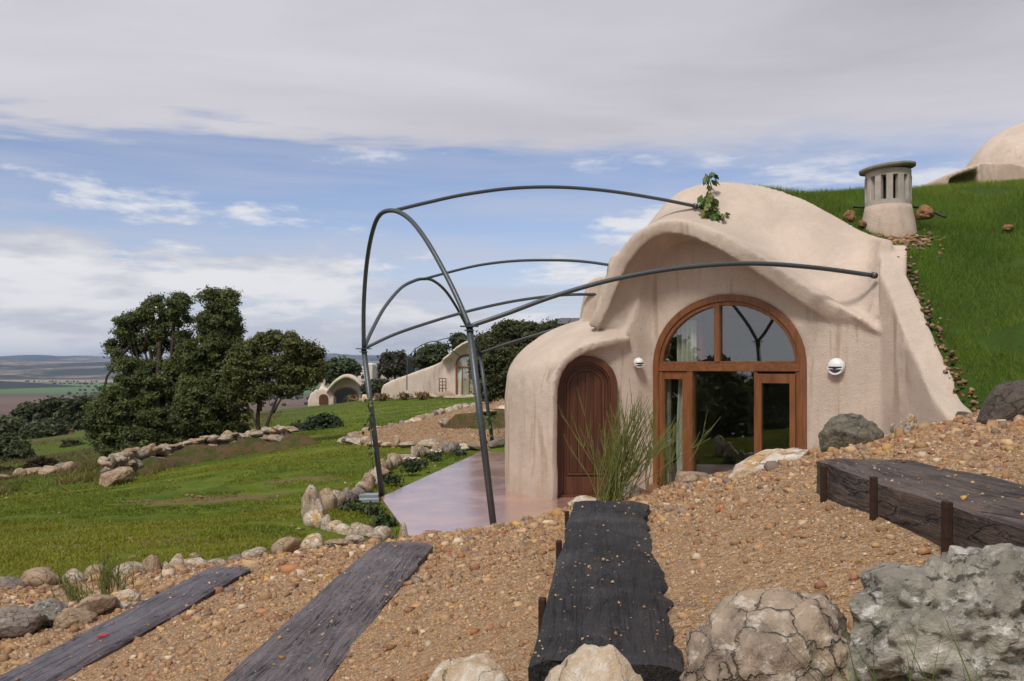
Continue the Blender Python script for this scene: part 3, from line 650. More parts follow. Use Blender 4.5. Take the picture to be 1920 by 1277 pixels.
# window: frame, transom, mullions, sashes, panes
def strip(outer, inner, pf, o0, o1):
    """band between two open outlines (lists of (s,z)), between offsets o0 (front) and o1"""
    n = len(outer); v = []
    for (a, b) in zip(outer, inner): v += [pf(*a, o0), pf(*b, o0), pf(*b, o1), pf(*a, o1)]
    f = []
    for i in range(n-1):
        for k in range(4): f.append((4*i+k, 4*i+(k+1) % 4, 4*i+4+(k+1) % 4, 4*i+4+k))
    f += [(3, 2, 1, 0), tuple(4*(n-1)+k for k in range(4))]; return v, f
def bar(pf, s0, s1, z0, z1, o0, o1):
    v = [pf(s, z, o) for o in (o0, o1) for s, z in ((s0, z0), (s1, z0), (s1, z1), (s0, z1))]
    return v, [(0,1,2,3),(7,6,5,4),(0,4,5,1),(1,5,6,2),(2,6,7,3),(3,7,4,0)]
def prt(name, vf, m, parent, smooth=False, bv=0.0):
    o = mk(name, vf[0], vf[1], m, parent, smooth); fix_normals(o.data)
    if bv: bevel_obj(o, bv)
    return o
win = prt('window', strip(arch(WW, WS, WB, .0), arch(WW, WS, WB, .105), FP, .035, -.10), MT['oak'], house, bv=.008)
prt('frame_moulding', strip(arch(WW, WS, WB, .105), arch(WW, WS, WB, .165), FP, .012, -.08), MT['oak'], win, bv=.006)
prt('transom', bar(FP, .10, WW-.10, 1.95, 2.055, .028, -.09), MT['oak_h'], win, bv=.008)
prt('glazing_bead', bar(FP, .16, WW-.16, 2.055, 2.10, .005, -.08), MT['oak_h'], win, bv=.005)
mu = 1.113
prt('mullion', bar(FP, mu-.045, mu+.045, 2.09, 2.985, .02, -.08), MT['oak'], win, bv=.006)
def sash(s0, s1, z0, z1, fw, top, o0, ajar=0.0):
    pf = lambda s, z, o: FP(s0+(s-s0)*math.cos(ajar), z, o+(s-s0)*0+ (s1-s)*math.sin(ajar))
    m = MB()
    m.add(bar(pf, s0, s0+fw, z0, z1, o0, o0-.06)).add(bar(pf, s1-fw, s1, z0, z1, o0, o0-.06)).add(bar(pf, s0+fw, s1-fw, z1-top, z1, o0-.001, o0-.059)).add(bar(pf, s0+fw, s1-fw, z0, z0+.12, o0-.001, o0-.059))
    w_ = prt('sash', m.out(), MT['oak'], win, bv=.005)
    prt('pane', bar(pf, s0+fw-.01, s1-fw+.01, z0+.10, z1-top+.01, o0-.028, o0-.036), MT['glass'], win)
    return w_
sash(.108, .60, .02, 1.945, .085, .12, .0)
prt('mullion', bar(FP, .605, .70, .0, 1.95, .02, -.09), MT['oak'], win, bv=.006)
prt('pane', bar(FP, .70, 1.72, .0, 1.95, -.045, -.053), MT['glass'], win)
prt('mullion', bar(FP, 1.705, 1.76, .0, 1.95, .01, -.09), MT['oak'], win, bv=.006)
sash(1.765, 2.345, .02, 1.915, .085, .135, .045, R(3))
def archpane(s0, s1):
    ot = [p for p in arch(WW, WS, WB, .15, 60, 2.08) if s0 <= p[0] <= s1 and p[1] > 2.09]
    zz = lambda s: WS+(WB-.15)*max(0, 1-((s-WW/2)/(WW/2-.15))**2)**.5
    pts = [(s0 if s0 > .2 else ot[0][0], 2.085)]+([(s0, zz(s0))] if s0 > .2 else [])+ot+([(s1, zz(s1))] if s1 < 2.2 else [])+[(s1 if s1 < 2.2 else ot[-1][0], 2.085)]
    return prism([FP(a, b, -.03) for a, b in pts], FN*-.008)
prt('pane', archpane(.1, mu-.035), MT['glass'], win); prt('pane', archpane(mu+.035, 2.4), MT['glass'], win)
# dim room behind the glass
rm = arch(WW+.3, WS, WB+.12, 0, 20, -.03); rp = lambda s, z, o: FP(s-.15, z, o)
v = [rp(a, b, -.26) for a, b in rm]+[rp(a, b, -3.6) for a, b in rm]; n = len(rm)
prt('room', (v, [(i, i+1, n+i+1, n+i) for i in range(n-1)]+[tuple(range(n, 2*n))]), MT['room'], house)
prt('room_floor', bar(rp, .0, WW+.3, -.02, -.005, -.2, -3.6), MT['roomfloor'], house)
def curtain(s0, s1, z0, z1, out, m, nm='curtain', sw=0.0, lab=None):
    n, k = 40, 10; v = []
    for i in range(n):
        for j in range(k):
            a = i/(n-1); b = j/(k-1); v.append(FP(s0+(s1-s0)*a+sw*math.sin(b*2.6)*(1-b)*.3, z0+(z1-z0)*b, out+.045*math.sin(a*26+b*.6)))
    o = mk(nm, v, gridfaces(n, k), m, win); return o
curtain(.34, .62, .04, 1.93, -.22, MT['curtain'], sw=-.3); curtain(.12, .18, .04, 1.93, -.20, MT['curtain']); curtain(.30, .66, 2.08, 2.75, -.22, MT['curtain']); curtain(.66, .74, 2.08, 2.8, -.26, MT['redcloth'])
# door: frame, leaf, planks, arched panel moulding
dr = prt('door', prism([DP(a, b, -.06) for a, b in arch(DW, DS, DR, .10, 24, .02)], (0, .045, 0)), MT['door2'], house)
prt('door_frame', strip(arch(DW, DS, DR, .0, 24), arch(DW, DS, DR, .105, 24), DP, .03, -.12), MT['door'], dr, bv=.008)
prt('door_frame', strip(arch(DW, DS, DR, .105, 24), arch(DW, DS, DR, .135, 24), DP, -.005, -.10), MT['door'], dr, bv=.005)
prt('panel_moulding', strip(arch(DW, DS, DR, .20, 24, .36), arch(DW, DS, DR, .23, 24, .36), DP, -.035, -.07), MT['door'], dr, bv=.005)
prt('panel_moulding', bar(DP, .20, DW-.20, .33, .36, -.035, -.07), MT['door'], dr, bv=.005)
prt('bottom_rail', bar(DP, .14, DW-.14, .02, .30, -.045, -.07), MT['door'], dr, bv=.006)
aw = lambda x: DS+(DR-.24)*math.sqrt(max(0, 1-((x-DW/2)/(DW/2-.24))**2))
nb_ = 4
for k in range(nb_):
    a = .245+(DW-.49)*k/nb_; b = .245+(DW-.49)*(k+1)/nb_-.008
    top_ = [(a+(b-a)*j/5, aw(a+(b-a)*j/5)-.012) for j in range(6)]
    prt('plank', prism([DP(x, z, -.045) for x, z in [(b, .365), (a, .365)]+top_], (0, .02, 0)), MT['door2'], dr, bv=.005)
prt('door_foot', bar(DP, -.03, .11, .0, .16, .045, -.05), MT['door'], dr, bv=.006)
prt('threshold', bar(DP, .0, DW, -.01, .03, .05, -.14), MT['door'], dr, bv=.004)
# ------------------------------------------------------------------ pergola of bent steel pipe
perg = empty('pergola', tuple(G(925,988,0)), 'dark grey bent steel pipe pergola over the wet pink terrace', 'pergola')
PG = lambda L, n: cr([P(*q) for q in L], n)
def pipe(name, L, r, n=48, sides=10, parent=perg): v, f = tube(PG(L, n), r, sides); return mk(name, v, f, MT['steel'], parent)
JR, JL, J3 = (880,612,10.7), (682,654,13.5), (900,662,21.9)
def post(a, b, r):
    v, f = tube([P(*a), P(*b)], r, 12); return mk('post', v, f, MT['steel'], perg)
post((927,1000,10.6), JR, .043); post((717,934,13.45), JL, .043); post((925,840,21.9), J3, .045)
for q, s_ in ((JR, .12), (JL, .12), (J3, .12)):
    c = P(*q); pl_ = MB().add(box(c, (s_*1.9, s_*1.3, .014))).add(box(c-np.array((0, 0, .05)), (s_, s_, .012))); prt('joint_plate', pl_.out(), MT['steel'], perg)
AP1 = (738,395,12.0)
pipe('arch', [JR,(858,560,10.85),(828,500,11.1),(797,447,11.4),(767,410,11.75),AP1,(712,403,12.3),(697,440,12.7),(687,500,13.1),(682,575,13.35),JL], .033, 80)
AP2 = (795,523,17.0)
pipe('arch', [JL,(698,618,14.0),(722,575,14.9),(752,540,15.9),(778,526,16.6),AP2,(812,526,17.6),(835,545,18.6),(857,578,19.8),(880,622,21.0),J3], .031, 80)
pipe('ridge_pipe', [AP1,(800,380,12.2),(870,365,12.5),(960,353,12.8),(1050,351,13.1),(1140,358,13.3),(1230,372,13.45),(1306,387,13.55)], .027, 60)
pipe('side_pipe', [JR,(950,588,10.75),(1040,555,10.85),(1150,524,10.95),(1270,503,11.05),(1400,494,11.2),(1520,501,11.35),(1641,517,11.5)], .031, 60)
pipe('side_pipe', [JL,(740,627,13.7),(820,600,14.0),(900,578,14.3),(980,562,14.6),(1060,553,14.8),(1135,552,15.1)], .026, 50)
pipe('ridge_pipe', [AP2,(840,511,16.8),(900,497,16.5),(970,489,16.1),(1050,488,15.6),(1100,491,15.2),(1150,498,14.7)], .026, 50)
pipe('side_pipe', [J3,(950,645,20.6),(1000,630,19.2),(1050,616,17.6),(1100,610,16.2)], .034, 40)
for (u, v_, Y) in ((1306,387,13.53), (1641,517,11.48)):
    vv, ff = tube([P(u-5, v_-1, Y-.02), P(u+1, v_, Y+.0)], .043, 12); mk('wall_flange', vv, ff, MT['steel'], perg)

# ------------------------------------------------------------------ wall lamps: white oval bulkheads with an eyelid
def wall_lamp(c, n_, rx, label):
    c = np.array(c, float); n_ = np.array(n_, float); n_ /= np.linalg.norm(n_); r_ = np.cross((0, 0, 1), n_); L = empty('wall_lamp', tuple(c), label, 'wall lamp', 'wall lamps on the plaster front')
    def dome(sx, sz, dep, off, a0, a1, nn=24, k=8):
        v = []
        for i in range(k+1):
            ph = math.pi/2*i/k
            for j in range(nn):
                a = a0+(a1-a0)*j/(nn-1); v.append(c+n_*(off+dep*math.sin(ph))+r_*sx*math.cos(ph)*math.cos(a)+np.array((0, 0, 1))*sz*math.cos(ph)*math.sin(a))
        return v, gridfaces(k+1, nn)
    v, f = tube([c-n_*.03, c+n_*.02, c+n_*.035], [rx*1.0, rx*1.0, rx*.93], 28); prt('back_plate', (v, f), MT['lampwhite'], L, True)
    prt('eyelid', dome(rx*.97, rx*.95, .075, .03, R(-2), R(182)), MT['lampwhite'], L, True)
    prt('lens', dome(rx*.80, rx*.78, .05, .03, R(178), R(362)), MT['lampgrey'], L, True)
    prt('lower_rim', strip([(math.cos(a)*rx*.98, math.sin(a)*rx*.98) for a in np.linspace(math.pi, 2*math.pi, 20)], [(math.cos(a)*rx*.78, math.sin(a)*rx*.78) for a in np.linspace(math.pi, 2*math.pi, 20)], lambda s, z, o: c+r_*s+np.array((0, 0, z))+n_*o, .06, .02), MT['lampwhite'], L)
    prt('slat', bar(lambda s, z, o: c+r_*s+np.array((0, 0, z))+n_*o, -rx*.85, rx*.85, -.038, -.022, .075, .03), MT['lampwhite'], L)
wall_lamp(FP(2.92, 2.02, .03), FN, .115, 'white round bulkhead lamp right of the arched window')
wall_lamp(P(1197, 680, 13.38), (.12, -1, 0), .08, 'small white bulkhead lamp between the dark door and the arched window')

# ------------------------------------------------------------------ chimney on the grass roof
cb = P(1665, 428, 13.2); chim = empty('chimney', tuple(cb), 'pebbly concrete chimney with slatted drum and tilted disc cap on the grassy roof', 'chimney')
def lathe(c, prof, n=40, tilt=None):
    v = []
    for (r_, z) in prof:
        for j in range(n): a = 2*math.pi*j/n; v.append((r_*math.cos(a), r_*math.sin(a), z))
    v = np.array(v)
    if tilt: cx_, sx_ = math.cos(tilt), math.sin(tilt); v = np.stack([v[:, 0]*cx_+v[:, 2]*sx_*-1, v[:, 1], v[:, 0]*sx_+v[:, 2]*cx_], 1)
    m_ = len(prof); f = [(i*n+j, i*n+(j+1) % n, (i+1)*n+(j+1) % n, (i+1)*n+j) for i in range(m_-1) for j in range(n)]
    f += [tuple(range(n))[::-1], tuple((m_-1)*n+j for j in range(n))]; return v+np.array(c), f
prt('base', lathe(cb, [(.43,-.45),(.41,-.1),(.385,.10),(.355,.24),(.335,.33)]), MT['plaster'], chim, True)
rr = .335
prt('lower_ring', lathe(cb, [(rr,.325),(rr,.40),(rr-.09,.405),(rr-.09,.325)]), MT['concrete'], chim)
prt('upper_ring', lathe(cb, [(rr-.09,.77),(rr-.005,.77),(rr-.005,.87),(rr-.09,.87)]), MT['concrete'], chim)
for k in range(12):
    a = 2*math.pi*(k+.35)/12; c = cb+np.array((math.cos(a)*(rr-.047), math.sin(a)*(rr-.047), .585)); ax = [(-math.sin(a), math.cos(a), 0), (math.cos(a), math.sin(a), 0), (0, 0, 1)]
    prt('column', box(c, (.095, .092, .40), ax), MT['concrete'], chim, bv=.012)
prt('flue', lathe(cb, [(.15,.25),(.15,.80)], 16), MT['hose'], chim)
prt('cap', lathe(cb+np.array((-.01, 0, .885)), [(.36,.0),(.405,.012),(.41,.055),(.36,.07),(.0,.085)], 40, .10), MT['capstone'], chim, True)
v, f = tube(cr([P(1600,388,13.6),P(1625,389,13.5),P(1665,390,13.75),P(1712,388,13.4),P(1735,393,13.2),P(1760,402,12.9),P(1772,407,12.6)], 30), .018, 8); tag(mk('hose', v, f, MT['hose'], loc=tuple(P(1665,390,13.7))), 'thin black hose lying across the grass behind the chimney', 'hose')

# ------------------------------------------------------------------ rocks
def rockmesh(name, seed, sub=4, size=(1, 1, 1), rough=.22, flat=.0, ridge_=0.0, lump=0.0, fine=.0, cut=0.0):
    bm = bmesh.new(); bmesh.ops.create_icosphere(bm, subdivisions=sub, radius=1.0); rs = random.Random(seed)
    off = Vector((rs.uniform(-50, 50), rs.uniform(-50, 50), rs.uniform(-50, 50)))
    planes = [(Vector((rs.gauss(0, 1), rs.gauss(0, 1), rs.gauss(0, 1))).normalized(), rs.uniform(.66, .95)+cut) for _ in range(9)]
    for v in bm.verts:
        d_ = v.co.normalized(); r_ = 1+rough*mnoise.fractal(d_*1.1+off, 1.0, 2.0, 4)+.06*mnoise.fractal(d_*5+off, .9, 2.0, 3)
        if lump: r_ += lump*(.25-mnoise.voronoi(d_*2.6+off)[0][0])
        if fine: r_ += fine*(.3-mnoise.voronoi(d_*6.5+off)[0][0])+fine*.35*mnoise.fractal(d_*14+off, .9, 2.0, 3)
        if ridge_: r_ -= ridge_*abs(mnoise.noise(d_*3+off))
        p = d_*r_
        for nn, k in planes:
            q = p.dot(nn)-k
            if q > 0: p = p-nn*q*.82
        if p.z < -.55: p.z = -.55-(abs(p.z)-.55)*.3
        v.co = Vector((p.x*size[0], p.y*size[1], p.z*size[2]))
    me = bpy.data.meshes.new(name); bm.to_mesh(me); bm.free(); me.polygons.foreach_set('use_smooth', [True]*len(me.polygons)); return me
def boulder(c, size, mt, label, seed, rz=0, ry=0, name='boulder', cat='boulder', sub=5, group=None, **kw):
    me = rockmesh(name, seed, sub, (1, 1, 1), **kw); o = link(name, me, MT[mt], None, tuple(c)); o.rotation_euler = (0, ry, rz); o.scale = size
    tag(o, label, cat, group); return o
boulder((.41,1.33,1.515), (.155,.13,.155), 'rock_vein', 'rounded tan boulder with dark branching cracks at the bottom edge of the picture', 11, .3, sub=6, rough=.12, lump=.16, fine=.05, cut=.17)
boulder((.67,1.24,1.62), (.19,.14,.135), 'rock_lichen', 'large grey boulder with white crystals and lichen beside the upper timber step', 23, -.2, ry=-.30, sub=6, rough=.25, lump=.34, fine=.16, cut=.08)
boulder((.125,1.27,1.46), (.088,.08,.12), 'rock_cream', 'cream boulder leaning against the near end of the black timber step', 31, .5, rough=.18, lump=.08)
boulder((-.055,1.27,1.45), (.088,.07,.125), 'rock_cream', 'pale cream boulder at the bottom edge left of the black timber step', 37, .1, rough=.15, lump=.06)
boulder((.21,1.10,1.36), (.10,.06,.06), 'rock_wall', 'low whitish rock at the bottom edge between cream and cracked boulders', 38, .1, rough=.2)
boulder(P(1444,882,3.25), (.165,.10,.078), 'rock_white', 'long white rock with ochre stains on the gravel crest before the window', 41, .1, ry=-.30, rough=.16)
boulder(P(1300,905,3.8), (.11,.09,.06), 'rock_tan', 'small flat tan rock half buried on the gravel crest before the window', 43, .5, rough=.2)
boulder(P(1592,822,3.2), (.125,.10,.095), 'rock_grey', 'rounded grey green boulder standing on the gravel crest beside the upper timber', 47, .4, rough=.14)
boulder(P(1690,810,3.75), (.05,.05,.045), 'rock_wall', 'small white rock on the gravel crest below the wing wall', 53, .3, rough=.3)
boulder(P(1668,826,3.6), (.045,.04,.035), 'rock_wall', 'very small white rock beside the grey green boulder', 54, 1.3, rough=.3)
boulder(P(1706,796,3.85), (.03,.03,.04), 'rock_white', 'upright white stone chip below the wing wall', 59, .3, rough=.3)
boulder(P(1900,765,3.9), (.20,.15,.115), 'rock_dark', 'dark brown boulder under the grass slope at the right edge', 61, .3, ry=-.32, rough=.14)
boulder(P(1808,782,5.2), (.05,.05,.045), 'rock_grey', 'small grey stone at the foot of the wing wall', 67, .3, rough=.2)
boulder(P(1732,400,13.0), (.14,.13,.14), 'rock_brown', 'brown rock on the grass right of the chimney', 71, .3, rough=.3)
boulder(P(1592,407,13.35), (.09,.09,.11), 'rock_brown', 'small brown rock on the grass left of the chimney', 73, .8, rough=.3)
boulder(P(1616,421,13.1), (.09,.06,.06), 'rock_brown', 'low ochre rock at the left foot of the chimney', 74, .8, rough=.3)
boulder(P(1890,428,12.6), (.10,.09,.06), 'rock_brown', 'brown rock poking out of the grass at the right edge', 79, .1, rough=.3)
boulder(P(1185,928,4.3), (.11,.08,.06), 'rock_violet', 'grey rock behind the far end of the black timber step', 83, .2, ry=.3, rough=.25)
boulder(P(1100,945,4.4), (.09,.07,.045), 'rock_white', 'flat white rock behind the broom shrub by the terrace', 89, .1, rough=.2)
boulder(P(1052,985,4.75), (.085,.07,.085), 'rock_wall', 'round white rock left of the black timber step by the terrace', 97, .5, rough=.2)
boulder(P(1000,1000,5.1), (.13,.08,.07), 'rock_violet', 'wide grey rock on the gravel edge beside the terrace', 101, .1, rough=.2)
boulder(P(945,1000,5.3), (.10,.08,.07), 'rock_tan', 'ochre rock on the gravel edge at the foot of the pergola post', 103, .1, rough=.2)
boulder(P(812,1008,5.5), (.09,.07,.05), 'rock_tan', 'ochre rock on the gravel edge before the pale terrace', 107, .4, rough=.25)

# loose rocks beside the lowest timber step
boulder(G(30,1195,.93)+np.array((0,0,.06)), (.11,.08,.065), 'rock_violet', 'grey rock left of the lowest timber step at the left edge', 109, .2, rough=.2)
boulder(G(90,1178,.93)+np.array((0,0,.06)), (.08,.06,.065), 'rock_lichen', 'dark lichened rock left of the lowest timber step', 113, .2, rough=.3)
boulder(G(140,1178,.95)+np.array((0,0,.03)), (.075,.06,.06), 'rock_tan', 'tan rock wedged against the lowest timber step', 127, .2, rough=.2)
boulder(G(175,1160,.95)+np.array((0,0,.05)), (.10,.06,.05), 'rock_tan', 'flat reddish tan rock tilted beside the lowest timber step', 131, .4, ry=-.35, rough=.15)
boulder(G(228,1148,.95)+np.array((0,0,.04)), (.085,.06,.05), 'rock_white', 'white flat rock beside the middle of the lowest timber step', 137, .4, ry=-.3, rough=.15)
boulder(G(630,1048,.8)+np.array((0,0,.03)), (.08,.06,.06), 'rock_dark', 'dark rock between the two lower timber steps near the red leaves', 139, .3, rough=.25)

# shared stones for borders and walls
STN = [rockmesh('stone', 200+k, 3, (1, .85+.02*k, .8), rough=.25+.02*(k % 4), lump=.12) for k in range(14)]
SMATS = ['rock_wall', 'rock_wall', 'rock_white', 'rock_tan', 'rock_violet', 'rock_wall']
STM = {}
def stone(parent, c, size, rs, mats=SMATS, rz=None, ry=0.0, name='stone'):
    k = rs.randrange(len(STN)); mn = rs.choice(mats)
    if (k, mn) not in STM: me = STN[k].copy(); me.materials.clear(); me.materials.append(MT[mn]); STM[(k, mn)] = me
    o = bpy.data.objects.new(name, STM[(k, mn)]); C.objects.link(o); o.parent = parent
    o.location = tuple(np.array(c)-ORG[parent.name]); o.scale = size; o.rotation_euler = (rs.uniform(-.2, .2), ry+rs.uniform(-.2, .2), rs.uniform(0, 6.3) if rz is None else rz); return o
def border(name, label, line, w_, hgt, seed, mats=SMATS, zf=lawnz, jit=.3, rows=1, cat='stone border', rzw=.6, lift=.25):
    """line: plan points; stones laid end to end along it"""
    p = np.array([q[:2] for q in line], float); seg = np.linalg.norm(np.diff(p, axis=0), axis=1); L = seg.sum(); cum = np.concatenate([[0], np.cumsum(seg)])
    z0 = float(zf(np.array([p[0, 0]]), np.array([p[0, 1]]))[0]); root = empty(name, (p[0, 0], p[0, 1], z0), label, cat); rs = random.Random(seed)
    for r_ in range(rows):
        s_ = rs.uniform(0, w_)
        while s_ < L:
            a = w_*rs.uniform(.55, 1.35); k = np.searchsorted(cum, s_)-1; k = min(max(k, 0), len(seg)-1); fr = (s_-cum[k])/seg[k]; q = p[k]*(1-fr)+p[k+1]*fr; dr_ = (p[k+1]-p[k])/seg[k]
            h = hgt*rs.uniform(.6, 1.35)*(1 if rows == 1 else .8); nn = np.array((-dr_[1], dr_[0])); q = q+nn*rs.gauss(0, jit*w_*.3)
            zz = float(zf(np.array([q[0]]), np.array([q[1]]))[0]); rz = math.atan2(dr_[1], dr_[0])+rs.gauss(0, rzw)
            stone(root, (q[0], q[1], zz+h*lift*2*(.5)+r_*hgt*.85), (a*.56, a*.44*rs.uniform(.8, 1.2), h*.62), rs, mats, rz); s_ += a*rs.uniform(.85, 1.15)
    return root
# edging between gravel and lawn, stone by stone as in the photograph
edge_ = empty('stone_border', tuple(G(0,1100,.72)), 'row of mixed pale stones edging the gravel along the near lawn', 'stone border'); rs = random.Random(5)
for (u, v_, wpx, hpx, z, mt) in ((20,1098,55,30,.72,'rock_violet'),(75,1090,60,42,.72,'rock_tan'),(138,1088,48,32,.72,'rock_wall'),(180,1080,42,36,.72,'rock_tan'),(243,1072,66,26,.70,'rock_wall'),(285,1065,32,42,.70,'rock_tan'),(311,1068,22,22,.70,'rock_wall'),
     (332,1060,26,36,.69,'rock_white'),(367,1060,42,26,.69,'rock_white'),(405,1056,34,14,.68,'rock_wall'),(442,1052,30,22,.68,'rock_violet'),(480,1042,48,24,.66,'rock_wall'),(535,1032,58,34,.62,'rock_tan'),(588,1022,46,36,.58,'rock_white'),(635,1018,46,12,.53,'rock_tan'),(366,1044,24,12,.60,'rock_tan'),(665,1012,36,16,.46,'rock_wall'),(700,1006,30,14,.36,'rock_wall')):
    c = G(u, v_+hpx*.25, z); k = c[1]/F; stone(edge_, c+np.array((0, 0, hpx*.32*k)), (wpx*.56*k, wpx*.45*k, hpx*.72*k), rs, [mt], rs.uniform(-.3, .3), -.5 if u == 535 else 0)
border('stone_border', 'low row of white stones round the flower bed in front of the terrace corner', [G(582,985,.05),G(612,993,.05),G(660,1000,.06),G(702,1004,.07),G(735,1006,.05),G(758,1012,.02)], .24, .26, 61, ['rock_wall','rock_white','rock_wall'], jit=.2)
boulder(G(582,980,.05)+np.array((0,0,.2)), (.13,.12,.30), 'rock_wall', 'tall upright white stone at the corner of the flower bed', 143, .4, name='standing_stone', cat='stone', sub=4, rough=.3)
boulder(G(598,985,.05)+np.array((0,0,.13)), (.10,.10,.2), 'rock_wall', 'shorter upright white stone leaning on the tall one at the flower bed', 149, 1.4, name='standing_stone', cat='stone', sub=4, rough=.3)
border('stone_border', 'line of rounded white stones curving along the lawn side of the flower bed', [G(606,955,.0),G(640,945,-.02),G(672,930,-.04),G(690,915,-.05),G(705,897,-.05),G(722,880,-.05),G(742,868,-.05),G(765,862,-.05),G(790,858,-.05),G(830,852,-.05),G(860,850,-.05)], .30, .30, 67, ['rock_wall','rock_wall','rock_tan','rock_violet'], jit=.25)
border('stone_border', 'ring of small white stones round the far side of the gravel circle', circ[0:8], .46, .26, 71, zf=lambda x, y: lawnz(x, y)+.03)
border('stone_border', 'line of white stones along the near side of the gravel circle', [G(655,824,0)]+circ[:8:-1]+[], .46, .24, 73, zf=lambda x, y: lawnz(x, y)+.03)
border('stone_border', 'short curve of white stones inside the gravel circle below the brown bank', [G(830,797,.02),G(842,803,.02),G(858,806,.02),G(880,810,.02),G(905,807,.02),G(940,803,.02)], .5, .36, 79, zf=lambda x, y: lawnz(x, y)+.05)
border('stone_border', 'line of white stones on top of the brown bank beside the plaster house', [P(905,778,26),P(925,768,26.5),P(950,758,27)], .5, .3, 83, zf=lambda x, y: lawnz(x, y)+.45)
border('stone_border', 'row of pale rubble stones before the middle plaster house', [P(690,743,58),P(720,738,60),P(760,740,60.5),P(820,741,60.5),P(880,742,60.5),P(900,742,60.5)], .9, .5, 89, zf=lawnz, jit=.6)
border('stone_border', 'broken line of pale field stones in the lower left scrub', [G(0,905,-1.9),G(30,898,-1.9),G(60,895,-1.9),G(95,893,-1.8),G(120,895,-1.5)], .8, .4, 97, ['rock_tan','rock_violet'], jit=1.0)
# dry-stone wall and the bank below it
wl = [G(205,905,-.9),G(240,885,-.8),G(290,870,-.7),G(345,858,-.6),G(410,848,-.5),G(470,840,-.42),G(520,836,-.36),G(550,834,-.3)]
dw = border('dry_stone_wall', 'low dry stone wall of pale field stones on the lawn below the dark trees', wl, .36, .34, 101, ['rock_wall','rock_wall','rock_violet','rock_tan'], jit=.2, rows=1, cat='stone wall', lift=.6, zf=lambda x, y: lawnz(x, y)+.25)
rs = random.Random(9)
pw_ = cr([q for q in wl], 54)
for q in pw_: stone(dw, (q[0]+rs.uniform(-.15, .15), q[1]-.12+rs.uniform(-.1, .1), float(lawnz(q[:1], q[1:2])[0])+rs.uniform(.5, .62)), (.19*rs.uniform(.6, 1.3), .16, .12*rs.uniform(.7, 1.3)), rs, ['rock_wall','rock_tan'], math.atan2(.6, 3.6)+rs.gauss(0, .3))
for q in pw_: stone(dw, (q[0]+rs.uniform(-.2, .2), q[1]-.25, float(lawnz(q[:1], q[1:2])[0])+rs.uniform(.2, .3)), (.3*rs.uniform(.6, 1.2), .2, .16*rs.uniform(.7, 1.3)), rs, ['rock_tan','rock_violet'], rs.gauss(0, .3))
boulder(G(218,912,-.9)+np.array((0,0,.18)), (.42,.30,.26), 'rock_tan', 'big slanting tan boulder at the left end of the dry stone wall', 141, .3, ry=-.45, rough=.15)
# earth bank below the wall
def bankmesh(line, wd, hgt, n=60, k=10, seed=1):
    p = cr(np.array([q[:2] for q in line]), n); d_ = np.gradient(p, axis=0); d_ /= np.linalg.norm(d_, axis=1, keepdims=True); nn = np.stack([-d_[:, 1], d_[:, 0]], 1)
    T = np.linspace(-1, 1, k); v = []
    for i in range(n):
        e_ = min(1, min(i, n-1-i)/6)
        for tt in T:
            q = p[i]+nn[i]*wd*tt; z = float(lawnz(q[:1], q[1:2])[0]); hh = hgt*(1-abs(tt)**1.7)*e_*(1+.5*mnoise.noise(Vector((q[0]*1.2, q[1]*1.2, seed)))); v.append((q[0], q[1], z-.04+hh))
    return v, gridfaces(n, k, 0, True)
def earth_mat():
    m, t, b = mat('bare_earth'); o = t.add('TexCoord').outputs['Object']; n1 = t.noise(o, 3.2, 7, .72, .5); n2 = t.noise(o, 18, 4, .7)
    c = t.mix(t.ss(n1, .40, .56), (.05, .07, .016), (.12, .075, .042)); c = t.mix(t.math('MULTIPLY', t.ss(n2, .5, .7), .6), c, (.07, .045, .025))
    setp(t, b, col=c, rough=.95, spec=.1, normal=bump(t, n2, .8, .05)); return m
MT['earth'] = earth_mat()
v, f = bankmesh([q+np.array((.1, -.35, 0)) for q in wl[1:]]+[G(575,838,-.25)], .75, .42); mk('earth_bank', v, f, MT['earth'])['kind'] = 'structure'
v, f = bankmesh([P(860,790,26.2),P(895,784,26.6),P(930,776,27),P(970,770,27.5)], 1.6, .6, seed=4); mk('earth_bank', v, f, MT['earth'])['kind'] = 'structure'

